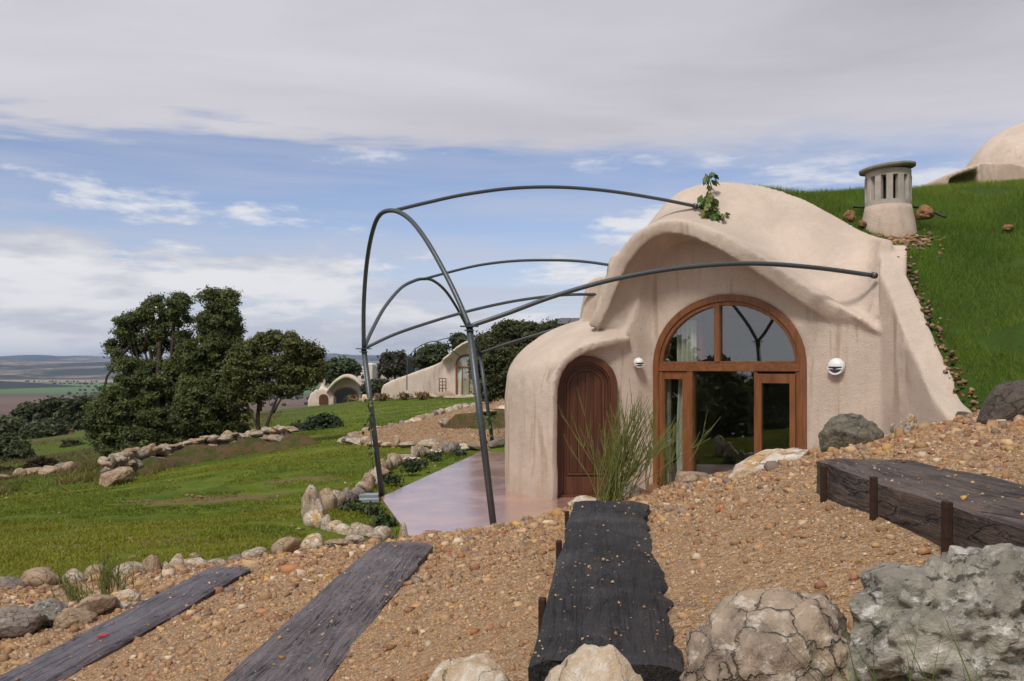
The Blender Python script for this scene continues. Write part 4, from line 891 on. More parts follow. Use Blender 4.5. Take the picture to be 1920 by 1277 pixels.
# ------------------------------------------------------------------ timber steps (old sleepers) held by iron stakes
BEAMS = []
def beam(a, b, z, wd, hgt, mt, label, seed, ragged=.008, stakes=(), side=1, mtside=None):
    a = np.array(a, float); b = np.array(b, float); L = np.linalg.norm(b-a); d_ = (b-a)/L; nn = np.array((-d_[1], d_[0]))      # nn points left of a->b
    nL, ring = int(L/.018), []
    for k in range(10): ring.append((-.5+k/9, 1.0))
    for k in range(1, 7): ring.append((.5, 1-k/6))
    for k in range(1, 7): ring.append((.5-k/6, 0.0))
    for k in range(1, 6): ring.append((-.5, k/6))
    v = []
    for i in range(nL):
        s_ = i/(nL-1); x = s_*L
        wl_ = wd*.5+min(ragged, .009)*.7*mnoise.fractal(Vector((x*3.5, seed, 0)), 1, 2, 4); wr_ = wd*.5+ragged*1.5*mnoise.fractal(Vector((x*2.0, seed, 9)), 1, 2, 5)+ragged*.6*mnoise.noise(Vector((x*14, seed, 2)))
        for (c, h) in ring:
            y_ = -c*2*(wl_ if c < 0 else wr_)       # c<0 -> left
            zz = h*hgt
            rnd = .008 if abs(abs(c)-.5) < .01 and h > .99 else 0
            if h > .99: zz += -rnd+.006*mnoise.fractal(Vector((x*2.5, c*7, seed)), 1, 2, 4)+.003*mnoise.noise(Vector((x*5, c*46, seed+3)))-.004*(abs(c)*2)**6
            else: y_ += .005*mnoise.fractal(Vector((x*6, h*5, seed+5+c)), 1, 2, 3)
            ex = .012*mnoise.noise(Vector((c*6, h*3, seed+7)))*(1 if i in (0, nL-1) else 0)
            p = a+d_*(x+ex)+nn*y_; v.append((x-L/2+ex, y_, zz-hgt))
    n = len(ring); f = [(i*n+j, i*n+(j+1) % n, (i+1)*n+(j+1) % n, (i+1)*n+j) for i in range(nL-1) for j in range(n)]+[tuple(range(n))[::-1], tuple((nL-1)*n+j for j in range(n))]
    mid = (a+b)/2; root = empty('timber_step', (mid[0], mid[1], z), label, 'step', 'timber steps up the gravel bank'); root.rotation_euler = (0, 0, math.atan2(d_[1], d_[0]))
    me = mesh('timber', v, f, True); fix_normals(me); me.set_sharp_from_angle(angle=R(38)); link('timber', me, MT[mt], root)
    for (s_, up, r_) in stakes:
        vv, ff = box((s_*L-L/2, side*(wd/2+.014+r_*.3), -.11+up), (r_*2, r_*1.5, .30)); o = link('stake', mesh('stake', vv, ff, False), MT['rust'], root); bevel_obj(o, .003)
    BEAMS.append((a, b, d_, nn, L, wd, z)); return root
beam((-1.535,2.15), (-1.345,4.06), 1.055, .215, .12, 'sleeper_wet', 'smooth wet violet timber step, lowest and leftmost of the four', 3, .008, [(.42,-.10,.008)], 1)
beam((-.60,1.62), (-.457,3.60), 1.265, .25, .13, 'sleeper_grey', 'weathered grey violet timber step with long cracks, second from the left', 5, .010, [(.72,-.09,.01)], 1)
beam((.150,1.36), (.343,3.02), 1.53, .25, .16, 'sleeper_black', 'black rotted timber step with a ragged right edge before the dark door', 8, .022, [(.30,-.075,.011),(.66,-.07,.011),(.93,-.06,.010)], 1)
beam((.955,.78), (.955,2.30), 1.755, .275, .20, 'sleeper_brown', 'brown timber step with iron stakes, highest and rightmost of the four', 12, .010, [(.93,-.045,.009),(.73,-.035,.009),(.52,-.04,.010)], 1)
def chip(name, c, pts, th, mt, label, cat, rz=0, tilt=0.1):
    v, f = prism([(x, y, .02*math.sin(5*x/.05)*th*10) for x, y in pts], (0, 0, th)); o = link(name, mesh(name, v, f, False), MT[mt], None, tuple(c)); o.rotation_euler = (tilt, 0, rz); tag(o, label, cat); fix_normals(o.data)
LF = [(-.02,0),(-.008,-.009),(.01,-.008),(.024,0),(.01,.009),(-.008,.008)]
chip('bark_chip', G(1445,1012,1.585)+np.array((0,0,.006)), [(x*1.2, y*.6) for x, y in LF], .006, 'bark_chip', 'dark bark chip lying on the gravel tread, upper one', 'bark', .3)
chip('bark_chip', G(1533,1031,1.60)+np.array((0,0,.006)), [(x*1.1, y*.35) for x, y in LF], .005, 'bark_chip', 'thin dark twig chip on the gravel tread, lower right one', 'bark', -.2)
chip('fallen_leaf', (-1.435,2.99,1.062), LF, .003, 'red_leaf', 'red leaf lying on the lowest timber step', 'leaf', .5, .25)
chip('fallen_leaf', G(596,1050,.86)+np.array((0,0,.03)), [(x*1.6, y*1.8) for x, y in LF], .003, 'red_leaf', 'red leaf on the gravel behind the second timber step', 'leaf', 1.5, .6)

# pale slabs at the terrace corner
for k, (u, v_, lab) in enumerate(((692,929,'upper pale slab in the grass at the terrace corner'), (692,938,'lower pale slab in the grass at the terrace corner'))):
    c = G(u, v_, .01); vv, ff = box(c, (.30, .16 if k else .22, .05), [(math.cos(.1), math.sin(.1), 0), (-math.sin(.1), math.cos(.1), 0), (0, 0, 1)]); o = mk('paving_slab', vv, ff, MT['paleslab'], loc=tuple(c), smooth=False); bevel_obj(o, .006); tag(o, lab, 'slab', 'pale slabs at the terrace corner')
# ------------------------------------------------------------------ foliage
def leaves(cent, nrm, size, rng, cols, asp=1.6, spread=.7, tri=False):
    """one quad per leaf, facing roughly along nrm"""
    N = len(cent); n = nrm+rng.normal(0, spread, (N, 3)); n /= np.linalg.norm(n, axis=1, keepdims=True)+1e-9
    a = np.cross(n, rng.normal(0, 1, (N, 3))); a /= np.linalg.norm(a, axis=1, keepdims=True)+1e-9; b = np.cross(n, a)
    s = (size*rng.uniform(.6, 1.4, N))[:, None]; L = s*asp*.5; W = s*.5
    if tri: return np.stack([cent-a*L-b*W*.8, cent-a*L*.6+b*W*1.1, cent+a*L*1.2], 1).reshape(-1, 3), np.arange(N*3).reshape(-1, 3), np.repeat(cols, 3, axis=0)
    v = np.stack([cent-a*L, cent+b*W*.9-a*L*.1, cent+a*L, cent-b*W*.9-a*L*.1], 1).reshape(-1, 3)
    q = np.arange(N*4).reshape(-1, 4); return v, q, np.repeat(cols, 4, axis=0)
def crown(ell, nsub, per, rsub, leaf, seed, base, tip, shell=.55, asp=1.6):
    """ell: list of (centre(3), radii(3)); foliage gathered in sub-clumps near the ellipsoid surfaces"""
    rng = np.random.default_rng(seed); vol = np.array([np.prod(r)**(2/3) for c, r in ell]); pick = rng.choice(len(ell), nsub, p=vol/vol.sum()); CC, NN, SC = [], [], []
    d_ = rng.normal(0, 1, (nsub, 3)); d_ /= np.linalg.norm(d_, axis=1, keepdims=True); rad = rng.uniform(shell, 1.0, nsub)**.6
    cen = np.array([ell[k][0] for k in pick])+d_*rad[:, None]*np.array([ell[k][1] for k in pick]); rs_ = rsub*rng.uniform(.55, 1.3, nsub)
    e = rng.normal(0, 1, (nsub, per, 3)); e /= np.linalg.norm(e, axis=2, keepdims=True); e[:, :, 2] = np.where(rng.random((nsub, per)) < .65, np.abs(e[:, :, 2]), e[:, :, 2])
    rr_ = np.clip(np.abs(rng.normal(.72, .30, (nsub, per))), .1, 1.6)
    pts = (cen[:, None]+e*rr_[..., None]*rs_[:, None, None]*np.array((1, 1, .8))).reshape(-1, 3); nr = e.reshape(-1, 3)+np.array((0, 0, .35))
    cl = rng.uniform(0, 1, nsub)[:, None]*.6+rng.uniform(0, 1, (nsub, per))*.4; cl = cl.ravel()[:, None]
    cols = np.array(base)*(1-cl)+np.array(tip)*cl
    return leaves(pts, nr, leaf*1.12, rng, cols, asp, tri=True)
def limb(p0, p1, r0, r1, rs, bend=.12, n=7):
    p0 = np.array(p0, float); p1 = np.array(p1, float); L = np.linalg.norm(p1-p0); m_ = (p0+p1)/2+np.array((rs.gauss(0, bend), rs.gauss(0, bend), rs.gauss(0, bend*.4)))*L
    return tube(cr([p0, (p0+m_)/2+np.array((0, 0, .04*L)), m_, (m_+p1)/2, p1], n), np.linspace(r0, r1, n), 7)
def tree(name, label, base, ell, nsub, per, rsub, leaf, seed, c0, c1, trunks, cat='tree', group=None, shell=.55, tr=.10, nlimb=None, asp=1.6):
    base = np.array(base, float); root = empty(name, tuple(base), label, cat, group); rs = random.Random(seed)
    if trunks:
        mb = MB()
        for k, (tip, r_) in enumerate(trunks): mb.add(limb(base+np.array((rs.uniform(-.12, .12)*(k > 0), rs.uniform(-.1, .1)*(k > 0), -.1)), tip, r_, r_*.35, rs, .08, 10))
        tips = [np.array(q[0], float) for q in trunks]
        for c, r in (ell if nlimb is None else ell[:nlimb]):
            src = min(tips, key=lambda q: np.linalg.norm(q-np.array(c))); st_ = base*.35+src*.65 if rs.random() < .5 else src
            mb.add(limb(st_, c, tr*.55, tr*.12, rs, .1, 6))
            for _ in range(3): mb.add(limb(np.array(c)*.5+st_*.5, np.array(c)+np.array([rs.uniform(-.8, .8)*q for q in r]), tr*.3, tr*.06, rs, .12, 5))
        v, f = mb.out(); mk('trunk', v, f, MT['bark'], root)
    v, q, cc = crown(ell, nsub, per, rsub, leaf, seed, c0, c1, shell, asp); me = bigmesh('crown', v-base, 4, q, cc); link('crown', me, MT['leaf'], root); return root
def E(L, Y, dr=.8): return [(P(u, v, Y+dy), np.array((ru*Y/F, dr*(ru+rv)/2*Y/F, rv*Y/F))) for (u, v, ru, rv, dy) in L]
JUN0, JUN1 = (.036, .052, .018), (.155, .182, .056); OAK0, OAK1 = (.046, .053, .018), (.165, .18, .056)
def gb(u, Y): x = (u-960)*Y/F; return (x, Y, float(H(x, Y))-.05)
tree('juniper_tree', 'tall dark juniper with gappy crown behind the dry stone wall, leftmost of the group', gb(300,27.5), E([(238,610,20,22,0),(262,590,18,16,0),(300,588,30,30,.3),(336,576,18,22,-.3),(226,650,20,26,0),(336,612,18,30,.3),(255,640,22,26,.3),(300,640,30,24,.3),(232,690,26,18,-.2),(290,720,52,44,0),(345,680,28,36,0),(228,748,36,46,-.5),(325,770,66,60,0),(212,805,38,46,-.4),(265,815,60,50,-.6),(340,835,60,34,-.5)], 28), 520, 360, .23, .044, 1, JUN0, JUN1, [(P(300,620,28), .16), (P(250,640,28), .10), (P(325,620,28), .12), (P(275,630,28), .09)], group='dark trees behind the dry stone wall', shell=.7)
tree('juniper_tree', 'tall narrow juniper with rounded top beside the gappy one', gb(395,27), E([(396,568,20,20,0),(424,572,22,24,.2),(412,606,34,34,0),(425,640,26,34,.2),(385,660,40,40,-.2),(410,700,46,46,0),(380,760,48,56,-.3),(415,800,44,44,0)], 27.2), 400, 360, .23, .044, 2, JUN0, (.15, .172, .054), [(P(400,640,27.2), .18), (P(390,700,27.2), .12)], group='dark trees behind the dry stone wall', shell=.7)
tree('oak_tree', 'open olive green oak with bare forked trunks right of the junipers', gb(492,26), E([(465,665,28,24,0),(500,645,24,16,.3),(530,640,28,18,.2),(560,655,26,20,-.2),(590,672,14,18,0),(450,700,26,34,-.2),(500,690,36,26,.2),(550,692,34,22,0),(585,705,16,14,0),(435,740,20,34,0),(570,722,18,12,0),(478,735,26,20,0),(535,728,30,16,.2),(452,765,18,28,0)], 26.2), 380, 230, .19, .044, 3, OAK0, OAK1, [(P(487,730,26.2), .10), (P(524,735,26.3), .08), (P(455,735,26.1), .05)], group='dark trees behind the dry stone wall', tr=.08, shell=.6)
tree('juniper_shrub', 'low spreading juniper in front of the left tree group', gb(215,26), E([(205,770,34,42,0),(235,830,40,36,0),(195,800,28,30,.2),(250,850,30,20,-.3)], 25.6), 170, 330, .23, .048, 4, JUN0, JUN1, [(P(220,800,25.8), .1)], cat='shrub')
tree('shrub', 'rounded green shrub alone on the lawn near the gravel circle', gb(598,33), E([(602,800,30,20,0),(578,810,24,16,0),(622,808,18,18,0),(600,815,38,14,0)], 33), 130, 160, .24, .085, 5, (.022,.034,.014), (.075,.10,.04), [(P(600,805,36), .06)], cat='shrub')
tree('oak_tree', 'dark bushy oak behind the rounded porch wall', gb(960,31), E([(935,655,40,32,0),(985,640,42,30,0),(1010,625,34,20,.3),(960,620,34,16,0),(920,690,34,34,0),(965,690,44,40,-.2),(930,725,34,26,0),(905,670,16,20,0)], 31), 330, 240, .28, .058, 6, OAK0, (.10, .11, .045), [(P(950,690,31), .14), (P(975,670,31), .12)])
tree('oak_tree', 'small oak standing before the far white houses', gb(742,78), E([(742,680,24,17,0),(728,690,16,12,0),(758,688,14,12,0)], 78), 90, 90, .55, .22, 7, (0.037,0.037,0.024), (0.102,0.093,0.060), [(P(742,685,78), .2)])
tree('oak_tree', 'round green tree above the wing wall of the middle plaster house', gb(815,80), E([(812,668,26,14,0),(798,676,18,12,0),(830,665,14,12,0)], 80), 90, 90, .55, .22, 8, (0.027,0.041,0.017), (0.093,0.119,0.044), [(P(815,672,80), .2)])
tree('oak_tree', 'green tree top behind the roof of the middle plaster house', gb(862,84), E([(862,640,15,11,0),(870,650,14,14,0)], 84), 50, 90, .5, .22, 9, (0.027,0.041,0.017), (0.093,0.119,0.044), [(P(862,648,84), .2)])
tree('oak_tree', 'broad green tree beyond the farthest plaster house', gb(640,125), E([(636,690,28,13,0),(612,697,18,12,0),(658,697,12,10,0),(625,705,26,14,0)], 125), 120, 90, .9, .34, 10, (0.027,0.044,0.017), (0.093,0.128,0.048), [(P(640,695,125), .3)])
tree('oak_tree', 'green tree on the mound behind the farthest plaster house', gb(700,92), E([(704,726,16,9,0),(720,724,12,8,0),(690,730,10,7,0)], 92), 60, 80, .4, .2, 12, (0.031,0.044,0.017), (0.093,0.111,0.051), [(P(700,715,92), .2)])
LG = 'trees at the left along the edge of the valley'
for k, (u, v_, ru, rv, Y, lab) in enumerate(((150,772,36,26,92,'large dark round tree at the valley edge nearest the junipers'),(108,765,26,18,95,'dark round tree joined to the large one at the valley edge'),(58,780,24,20,93,'separate dark round tree on the valley edge, left of the large one'),(20,798,26,14,90,'low yellowish green tree at the left picture edge on the valley edge'),
      (95,803,26,13,72,'grey green olive tree on the scrub slope'),(68,810,20,10,70,'small grey green tree beside the olive on the scrub slope'),(35,850,18,20,44,'small dark bush tree standing in the lower left field'),(12,835,14,14,46,'small bush tree at the left picture edge in the lower field'))):
    ell_ = E([(u,v_,ru,rv,0),(u-ru*.45,v_+rv*.5,ru*.6,rv*.7,0),(u+ru*.45,v_+rv*.45,ru*.6,rv*.7,0),(u,v_+rv*.8,ru*.8,rv*.5,0)], Y)
    oc = ((0.027,0.037,0.015), (0.085,0.102,0.041)) if k not in (3, 4, 5) else ((0.041,0.051,0.024), (0.128,0.145,0.068))
    tree('valley_tree', lab, gb(u, Y), ell_, 90, 90, .30*Y/45, .0028*Y, 20+k, oc[0], oc[1], [(P(u, v_+rv*.3, Y), .002*Y)], group=LG)
for k, (u, v_, ru, rv, Y, lab, c1_) in enumerate(((78,883,32,16,33,'brown green bush on the scrub bank at lower left',(.075,.06,.025)),(140,845,20,9,52,'low dark bush on the field left of the junipers',(.05,.05,.02)),(12,895,12,9,34,'low brown bush at the left picture edge',(.07,.055,.025)),(66,908,12,8,29,'small blue green tuft among the field stones at lower left',(.06,.085,.06)),(128,890,16,7,31,'low brown tuft right of the scrub bank bush',(.08,.07,.03)))):
    tree('scrub_bush', lab, gb(u, Y), E([(u,v_,ru,rv,0),(u+ru*.4,v_+rv*.3,ru*.6,rv*.7,0),(u-ru*.5,v_+rv*.3,ru*.5,rv*.6,0)], Y), 60, 90, .006*Y, .0032*Y, 40+k, tuple(x*.3 for x in c1_), c1_, None, cat='bush', asp=2.6)
# trees that stand left of the picture and are mirrored in the window glass
for k, (x, y, ht, lab) in enumerate(((-11.5,10.6,5.2,'tallest juniper left of the picture, seen only as a reflection'),(-13.5,8.6,3.6,'juniper left of the picture beside the tallest, seen only as a reflection'),(-15,6.2,2.2,'low juniper left of the picture, third of the row, seen only as a reflection'),(-15.5,3.6,2.0,'low juniper left of the picture, fourth of the row, seen only as a reflection'),(-15.5,1.0,2.1,'low juniper left of the picture, fifth of the row, seen only as a reflection'),(-16,-1.6,2.2,'low juniper left of the picture, last of the row, seen only as a reflection'))):
    b_ = float(H(x, y))-.1; L_ = [(np.array((x, y, b_+(ht-b_)*q)), np.array((r, r, (ht-b_)*.2))) for q, r in ((.22,1.6),(.45,1.5),(.66,1.2),(.84,.7))]
    tree('juniper_tree', lab, (x, y, b_), L_, 120, 110, .34, .13, 80+k, JUN0, JUN1, [(np.array((x, y, b_+(ht-b_)*.6)), .12)])

# broom: sheaf of thin green stems
def broom(base, hgt, n, lean, spread, seed, label, name='broom_shrub'):
    rs = random.Random(seed); mb = MB(); root = empty(name, tuple(base), label, 'shrub', 'broom shrubs in the gravel'); base = np.array(base)
    for k in range(n):
        L = hgt*rs.uniform(.55, 1.08); a = rs.uniform(0, 6.28); sp_ = spread*abs(rs.gauss(0, .55)); d_ = np.array((lean[0]+math.cos(a)*sp_, lean[1]+math.sin(a)*sp_*.7, 1.0)); d_ /= np.linalg.norm(d_)
        cv = np.array((d_[0], d_[1], -.35))*rs.uniform(.05, .5); b0 = base+np.array((rs.gauss(0, .035), rs.gauss(0, .03), -.03)); pts = [b0+d_*L*s_+cv*L*s_*s_*.55+np.array((rs.gauss(0, .006), 0, 0)) for s_ in np.linspace(0, 1, 6)]
        mb.add(tube(pts, np.linspace(.0022, .0011, 6), 3, False))
        for _ in range(rs.randint(2, 6)):
            j = rs.randint(2, 4); q = pts[j]; dd = d_+np.array((rs.gauss(0, .35), rs.gauss(0, .3), .1)); dd /= np.linalg.norm(dd); l_ = L*rs.uniform(.12, .34); mb.add(tube([q, q+dd*l_*.5, q+dd*l_+np.array((0, 0, .015))], [.0016, .0014, .0008], 3, False))
    v, f = mb.out(); mk('stems', v, f, MT['broomgreen'], root)
MT['broomgreen'] = plain('broom_stem_green', (.15, .17, .045), .6, 0, .3, .4, 60)
MT['broomdark'] = plain('broom_stem_dark', (.05, .075, .022), .6, 0, .3, .4, 60)
broom(P(1142,938,3.75), .50, 90, (.30, 0), .60, 3, 'tall broom shrub of thin green stems in front of the dark door')
broom(P(1240,905,3.9), .34, 16, (.12, 0), .6, 13, 'thinner broom shrub of green stems before the left window sash')
broom(G(205,1128,.84), .27, 46, (.02, 0), .35, 5, 'small broom shrub by the edging stones at lower left'); broom(G(160,1135,.84), .20, 34, (-.5, 0), .5, 6, 'sprawling thin broom shrub left of the small one at lower left')

# climbing plants with separate leaves
LEAF = mesh('leaf', [(0,0,0),(.25,.35,.06),(.32,.62,.05),(.12,.9,.0),(0,1.05,-.06),(-.12,.9,.0),(-.32,.62,.05),(-.25,.35,.06),(0,.5,-.03)], [(0,1,8),(1,2,8),(2,3,8),(3,4,8),(4,5,8),(5,6,8),(6,7,8),(7,0,8)])
LEAF2 = LEAF.copy(); LEAF.materials.append(MT['leafcard']); LEAF2.materials.append(MT['leafyellow'])
def vine(stems, n, size, seed, label, spread, yel=.2, name='climbing_plant'):
    rs = random.Random(seed); b = np.array(stems[0][0]); root = empty(name, tuple(b), label, 'plant'); mb = MB()
    for s_ in stems: mb.add(tube(cr(s_, 14), .008 if size > .07 else .006, 5))
    v, f = mb.out(); mk('stem', v, f, MT['stem'], root)
    for k in range(n):
        s_ = cr(rs.choice(stems), 30); q = s_[rs.randrange(4, 30)]; o = bpy.data.objects.new('leaf', LEAF2 if rs.random() < yel else LEAF); C.objects.link(o); o.parent = root
        o.location = tuple(q+np.array((rs.gauss(0, spread), -abs(rs.gauss(0, spread*.6))-.015, abs(rs.gauss(0, spread*.6))))-b); o.rotation_euler = (rs.uniform(-2.6, -.6), rs.uniform(-.6, .6), rs.uniform(-1.4, 1.4)); k_ = size*rs.uniform(.6, 1.25); o.scale = (k_, k_, k_)
vine([[P(1336,408,13.3),P(1328,390,13.35),P(1332,365,13.4),P(1328,345,13.5),P(1331,325,13.6)],[P(1340,408,13.3),P(1326,385,13.35),P(1330,372,13.4)],[P(1336,408,13.3),P(1345,405,13.28),P(1350,407,13.25)]], 110, .15, 4, 'leafy green climber growing up over the top of the plaster dome', .055)
vine([[P(700,880,13.3),P(697,840,13.3),P(694,800,13.4),P(692,765,13.4),P(694,745,13.4)]], 46, .075, 5, 'sparse yellow green vine on the left pergola post', .05, .6)
vine([[P(920,835,21.6),P(917,805,21.6),P(913,775,21.7)]], 30, .12, 6, 'dark vine on the farthest pergola post', .07, .2)

# small plants in the flower bed
def tuft(base, label, n, size, seed, c0, c1, flowers=0, name='bed_plant'):
    rng = np.random.default_rng(seed); base = np.array(base); root = empty(name, tuple(base), label, 'plant', 'plants in the flower bed')
    e = rng.normal(0, 1, (n, 3)); e /= np.linalg.norm(e, axis=1, keepdims=True); e[:, 2] = np.abs(e[:, 2]); p = base+e*rng.uniform(.2, 1, (n, 1))*np.array((size, size, size*.8)); c = rng.uniform(0, 1, (n, 1)); v, q, cc = leaves(p, e, .05, rng, np.array(c0)*(1-c)+np.array(c1)*c, 2.0)
    link('foliage', bigmesh('foliage', v-base, 4, q, cc), MT['leaf'], root)
    if flowers:
        mb = MB()
        for k in range(flowers): a = base+np.array((rng.normal(0, size*.5), rng.normal(0, size*.4), size*rng.uniform(.75, 1.0))); mb.add(lathe(a, [(.004,-.02),(.034,.0),(.030,.012),(.0,.014)], 7))
        vv, ff = mb.out(); mk('flowers', vv, ff, MT['petal'], root)
for k, (u, v_, sz, fl, lab) in enumerate(((770,884,.22,0,'grey green bed plant nearest the left pergola post'),(773,876,.20,9,'bed plant with white flowers, middle of the flower bed'),(815,860,.20,7,'white flowering bed plant near the far end of the flower bed'),(735,905,.22,0,'low leafy bed plant by the terrace edge behind the left post'),(790,872,.16,0,'small grey bed plant between the white flowers'),(860,852,.22,0,'silver bed plant at the far end of the flower bed'),(660,960,.22,0,'leafy bed plant behind the upright white stones'),(700,965,.20,0,'dark leafy bed plant by the terrace corner'),(720,985,.18,0,'low bed plant at the front tip of the terrace'))):
    tuft(G(u, v_, 0), lab, 150, sz, 60+k, (.02,.035,.012), (.06,.085,.03) if k not in (4, 5) else (.14,.16,.12), fl)
for k, (u, v_, Y, lab) in enumerate(((793,757,57,'straw coloured tussock on the far green mound, middle one'),(758,757,58,'straw coloured tussock on the far green mound, left one'),(717,757,58,'straw coloured tussock behind the left pergola post'),(660,757,62,'straw coloured tussock left of the pergola on the far mound'))):
    b = np.array(gb(u, Y)); rng = np.random.default_rng(k); n = 120; e = rng.normal(0, .45, (n, 3)); e[:, 2] = 1; p = b+e*np.array((.5, .5, .45))*rng.uniform(.3, 1, (n, 1)); c = rng.uniform(0, 1, (n, 1)); v, q, cc = leaves(p, np.tile((0, -1., .2), (n, 1)), .12, rng, np.array((.10,.06,.03))*(1-c)+np.array((.22,.14,.075))*c, 4.0)
    tag(link('tussock', bigmesh('tussock', v-b, 4, q, cc), MT['leaf'], None, tuple(b)), lab, 'grass tussock', 'tussocks on the far mound')
# ------------------------------------------------------------------ neighbouring houses
def outl(L, Y): return [P(u, v, Y) for u, v in L]
def archpx(u0, u1, vb, vt, vs, Y, n=16):
    c, a = (u0+u1)/2, (u1-u0)/2; return [P(u0, vb, Y)]+[P(c-a*math.cos(math.pi*k/n), vs-(vs-vt)*math.sin(math.pi*k/n), Y) for k in range(n+1)]+[P(u1, vb, Y)]
def band(o, i, dep):
    n = len(o); v = []
    for a, b in zip(o, i): v += [a, b, b+np.array((0, dep, 0)), a+np.array((0, dep, 0))]
    return v, [(4*k+j, 4*k+(j+1) % 4, 4*k+4+(j+1) % 4, 4*k+4+j) for k in range(n-1) for j in range(4)]
def softsolid(name, plist, m, parent, vox, it=5):
    mb = MB()
    for q in plist: mb.add(q)
    v, f = mb.out(); me = mesh(name, v, f, False); fix_normals(me); o = bpy.data.objects.new('tmp', me); C.objects.link(o)
    r_ = o.modifiers.new('r', 'REMESH'); r_.mode = 'VOXEL'; r_.voxel_size = vox; r_.use_smooth_shade = True; s_ = o.modifiers.new('s', 'SMOOTH'); s_.iterations = it; s_.factor = .5
    bpy.context.view_layer.update(); e = bpy.data.meshes.new_from_object(o.evaluated_get(bpy.context.evaluated_depsgraph_get())); bpy.data.objects.remove(o)
    a = np.empty(len(e.vertices)*3, np.float32); e.vertices.foreach_get('co', a); a = a.reshape(-1, 3)-ORG[parent.name]; e.vertices.foreach_set('co', a.astype(np.float32).ravel()); e.polygons.foreach_set('use_smooth', np.ones(len(e.polygons), bool)); e.update(); e.name = name
    return link(name, e, m, parent)
def ribbon(line, w0, w1, th):
    """vault lip: px line (u,v,Y) swept from depth +w0 to -w1, thickness th upward"""
    p = cr([P(*q) for q in line], 40); g = np.stack([p+np.array((0, w0, 0)), p, p+np.array((0, -w1, 0))], 1); return slab(g, g+np.array((0, 0, th)))
# middle house with the long wing wall
Y2 = 62.0; h2 = empty('earth_house', tuple(P(850, 748, Y2)), 'middle pink plaster earth house with long sloping wing wall, beyond the gravel circle', 'house')
softsolid('wall', [prism(outl([(714,752),(714,732),(718,722),(735,713),(760,704),(790,693),(815,684),(838,673),(850,662),(868,652),(885,647),(905,648),(940,660),(940,752)], Y2), (0, 1.4, 0)),
    ribbon([(830,679,Y2),(843,669,Y2),(855,658,Y2),(870,648,Y2),(886,643,Y2),(905,645,Y2),(930,655,Y2)], .3, .8, .22)], MT['plaster_far'], h2, .11, 4)
w2 = prt('window', band(archpx(854,895,745,664,684,Y2-.08), archpx(857,892,745,668,685,Y2-.08), .1), MT['oak'], h2)
for a, b in ((857,866),(867,879),(880,892)): prt('pane', prism(outl([(b,744),(a,744),(a,690),(b,690)], Y2-.03), (0, .02, 0)), MT['glass'], w2)
prt('transom', prism(outl([(892,690),(857,690),(857,687),(892,687)], Y2-.07), (0, .05, 0)), MT['oak'], w2)
prt('pane', prism([q for q in archpx(858,891,687,669,687,Y2-.03)], (0, .02, 0)), MT['glass'], w2)
for a in (866, 879): prt('mullion', prism(outl([(a+1.5,744),(a,744),(a,690),(a+1.5,690)], Y2-.07), (0, .05, 0)), MT['oak'], w2)
prt('curtain', prism(outl([(864,743),(859,743),(860,700),(866,692)], Y2-.015), (0, .01, 0)), MT['curtain'], w2)
prt('terrace', prism(outl([(832,746),(905,746),(905,742),(832,742)], Y2-2.0), (0, 2.5, 0)), MT['plaster_far'], h2)
prt('solar_panel', prism(outl([(764,702),(778,693),(766,676),(762,680)], Y2+6), (0, .2, 0)), MT['solar'], h2)
p2 = empty('pergola', tuple(P(763, 728, Y2-2)), 'thin grey pipe pergola before the middle plaster house', 'pergola')
for L, r_ in (([(763,732,Y2-2),(763,700,Y2-2),(764,676,Y2-2)], .04), ([(764,676,Y2-2),(775,658,Y2-2),(795,645,Y2-1.5),(818,640,Y2-1),(838,650,Y2-1),(865,670,Y2-.5)], .035), ([(818,640,Y2-1),(835,635,Y2-1),(860,634,Y2),(885,640,Y2)], .035), ([(764,676,Y2-2),(790,668,Y2-1.4),(830,666,Y2-.4)], .035)): v, f = tube(cr([P(*q) for q in L], 30), r_, 6); mk('pipe', v, f, MT['steel'], p2)
tl = empty('trellis', tuple(P(830, 733, Y2-1)), 'small rust brown wire trellis against the middle plaster house', 'trellis')
for a in (823.5, 829.5, 836): v, f = tube([P(a,735,Y2-1), P(a,709,Y2-1)], .035, 5); mk('upright', v, f, MT['rustbrown'], tl)
for b in (709.5, 716, 722, 728): v, f = tube([P(823,b,Y2-1), P(836.5,b,Y2-1)], .03, 5); mk('crossbar', v, f, MT['rustbrown'], tl)
# far house with the little domed porch
Y3 = 98.0; h3 = empty('earth_house', tuple(P(630, 760, Y3)), 'farthest small pink plaster earth house with round door and vaulted front', 'house')
softsolid('wall', [prism(outl([(576,765),(577,750),(582,738),(592,730),(604,727),(618,731),(626,745),(626,765)], Y3), (0, 2.4, 0)),
    prism(outl([(612,765),(612,742),(622,726),(634,715),(648,708),(660,709),(672,717),(684,730),(695,744),(695,765)], Y3+1.0), (0, 2.5, 0)),
    ribbon([(614,738,Y3),(622,727,Y3),(634,716,Y3),(648,709,Y3),(660,711,Y3),(672,719,Y3),(683,731,Y3)], 1.2, .6, .45), prism(outl([(600,730),(600,712),(604,704),(609,706),(608,730)], Y3+1), (0, .6, 0))], MT['plaster_far'], h3, .15, 3)
d3 = prt('door', prism(archpx(598,615,758,739,746,Y3-.1), (0, .15, 0)), MT['door'], h3)
w3 = prt('window', band(archpx(626,671,758,726,742,Y3+.8), archpx(629,668,758,729,742,Y3+.8), .15), MT['oak'], h3); prt('pane', prism(archpx(628,669,757,728,742,Y3+.9), (0, .05, 0)), MT['solar'], w3)
prt('chimney', lathe(P(682,728,Y3+1), [(.5,-.6),(.42,.2),(.42,.8),(.55,.82),(.55,.95)], 14), MT['concrete'], h3)
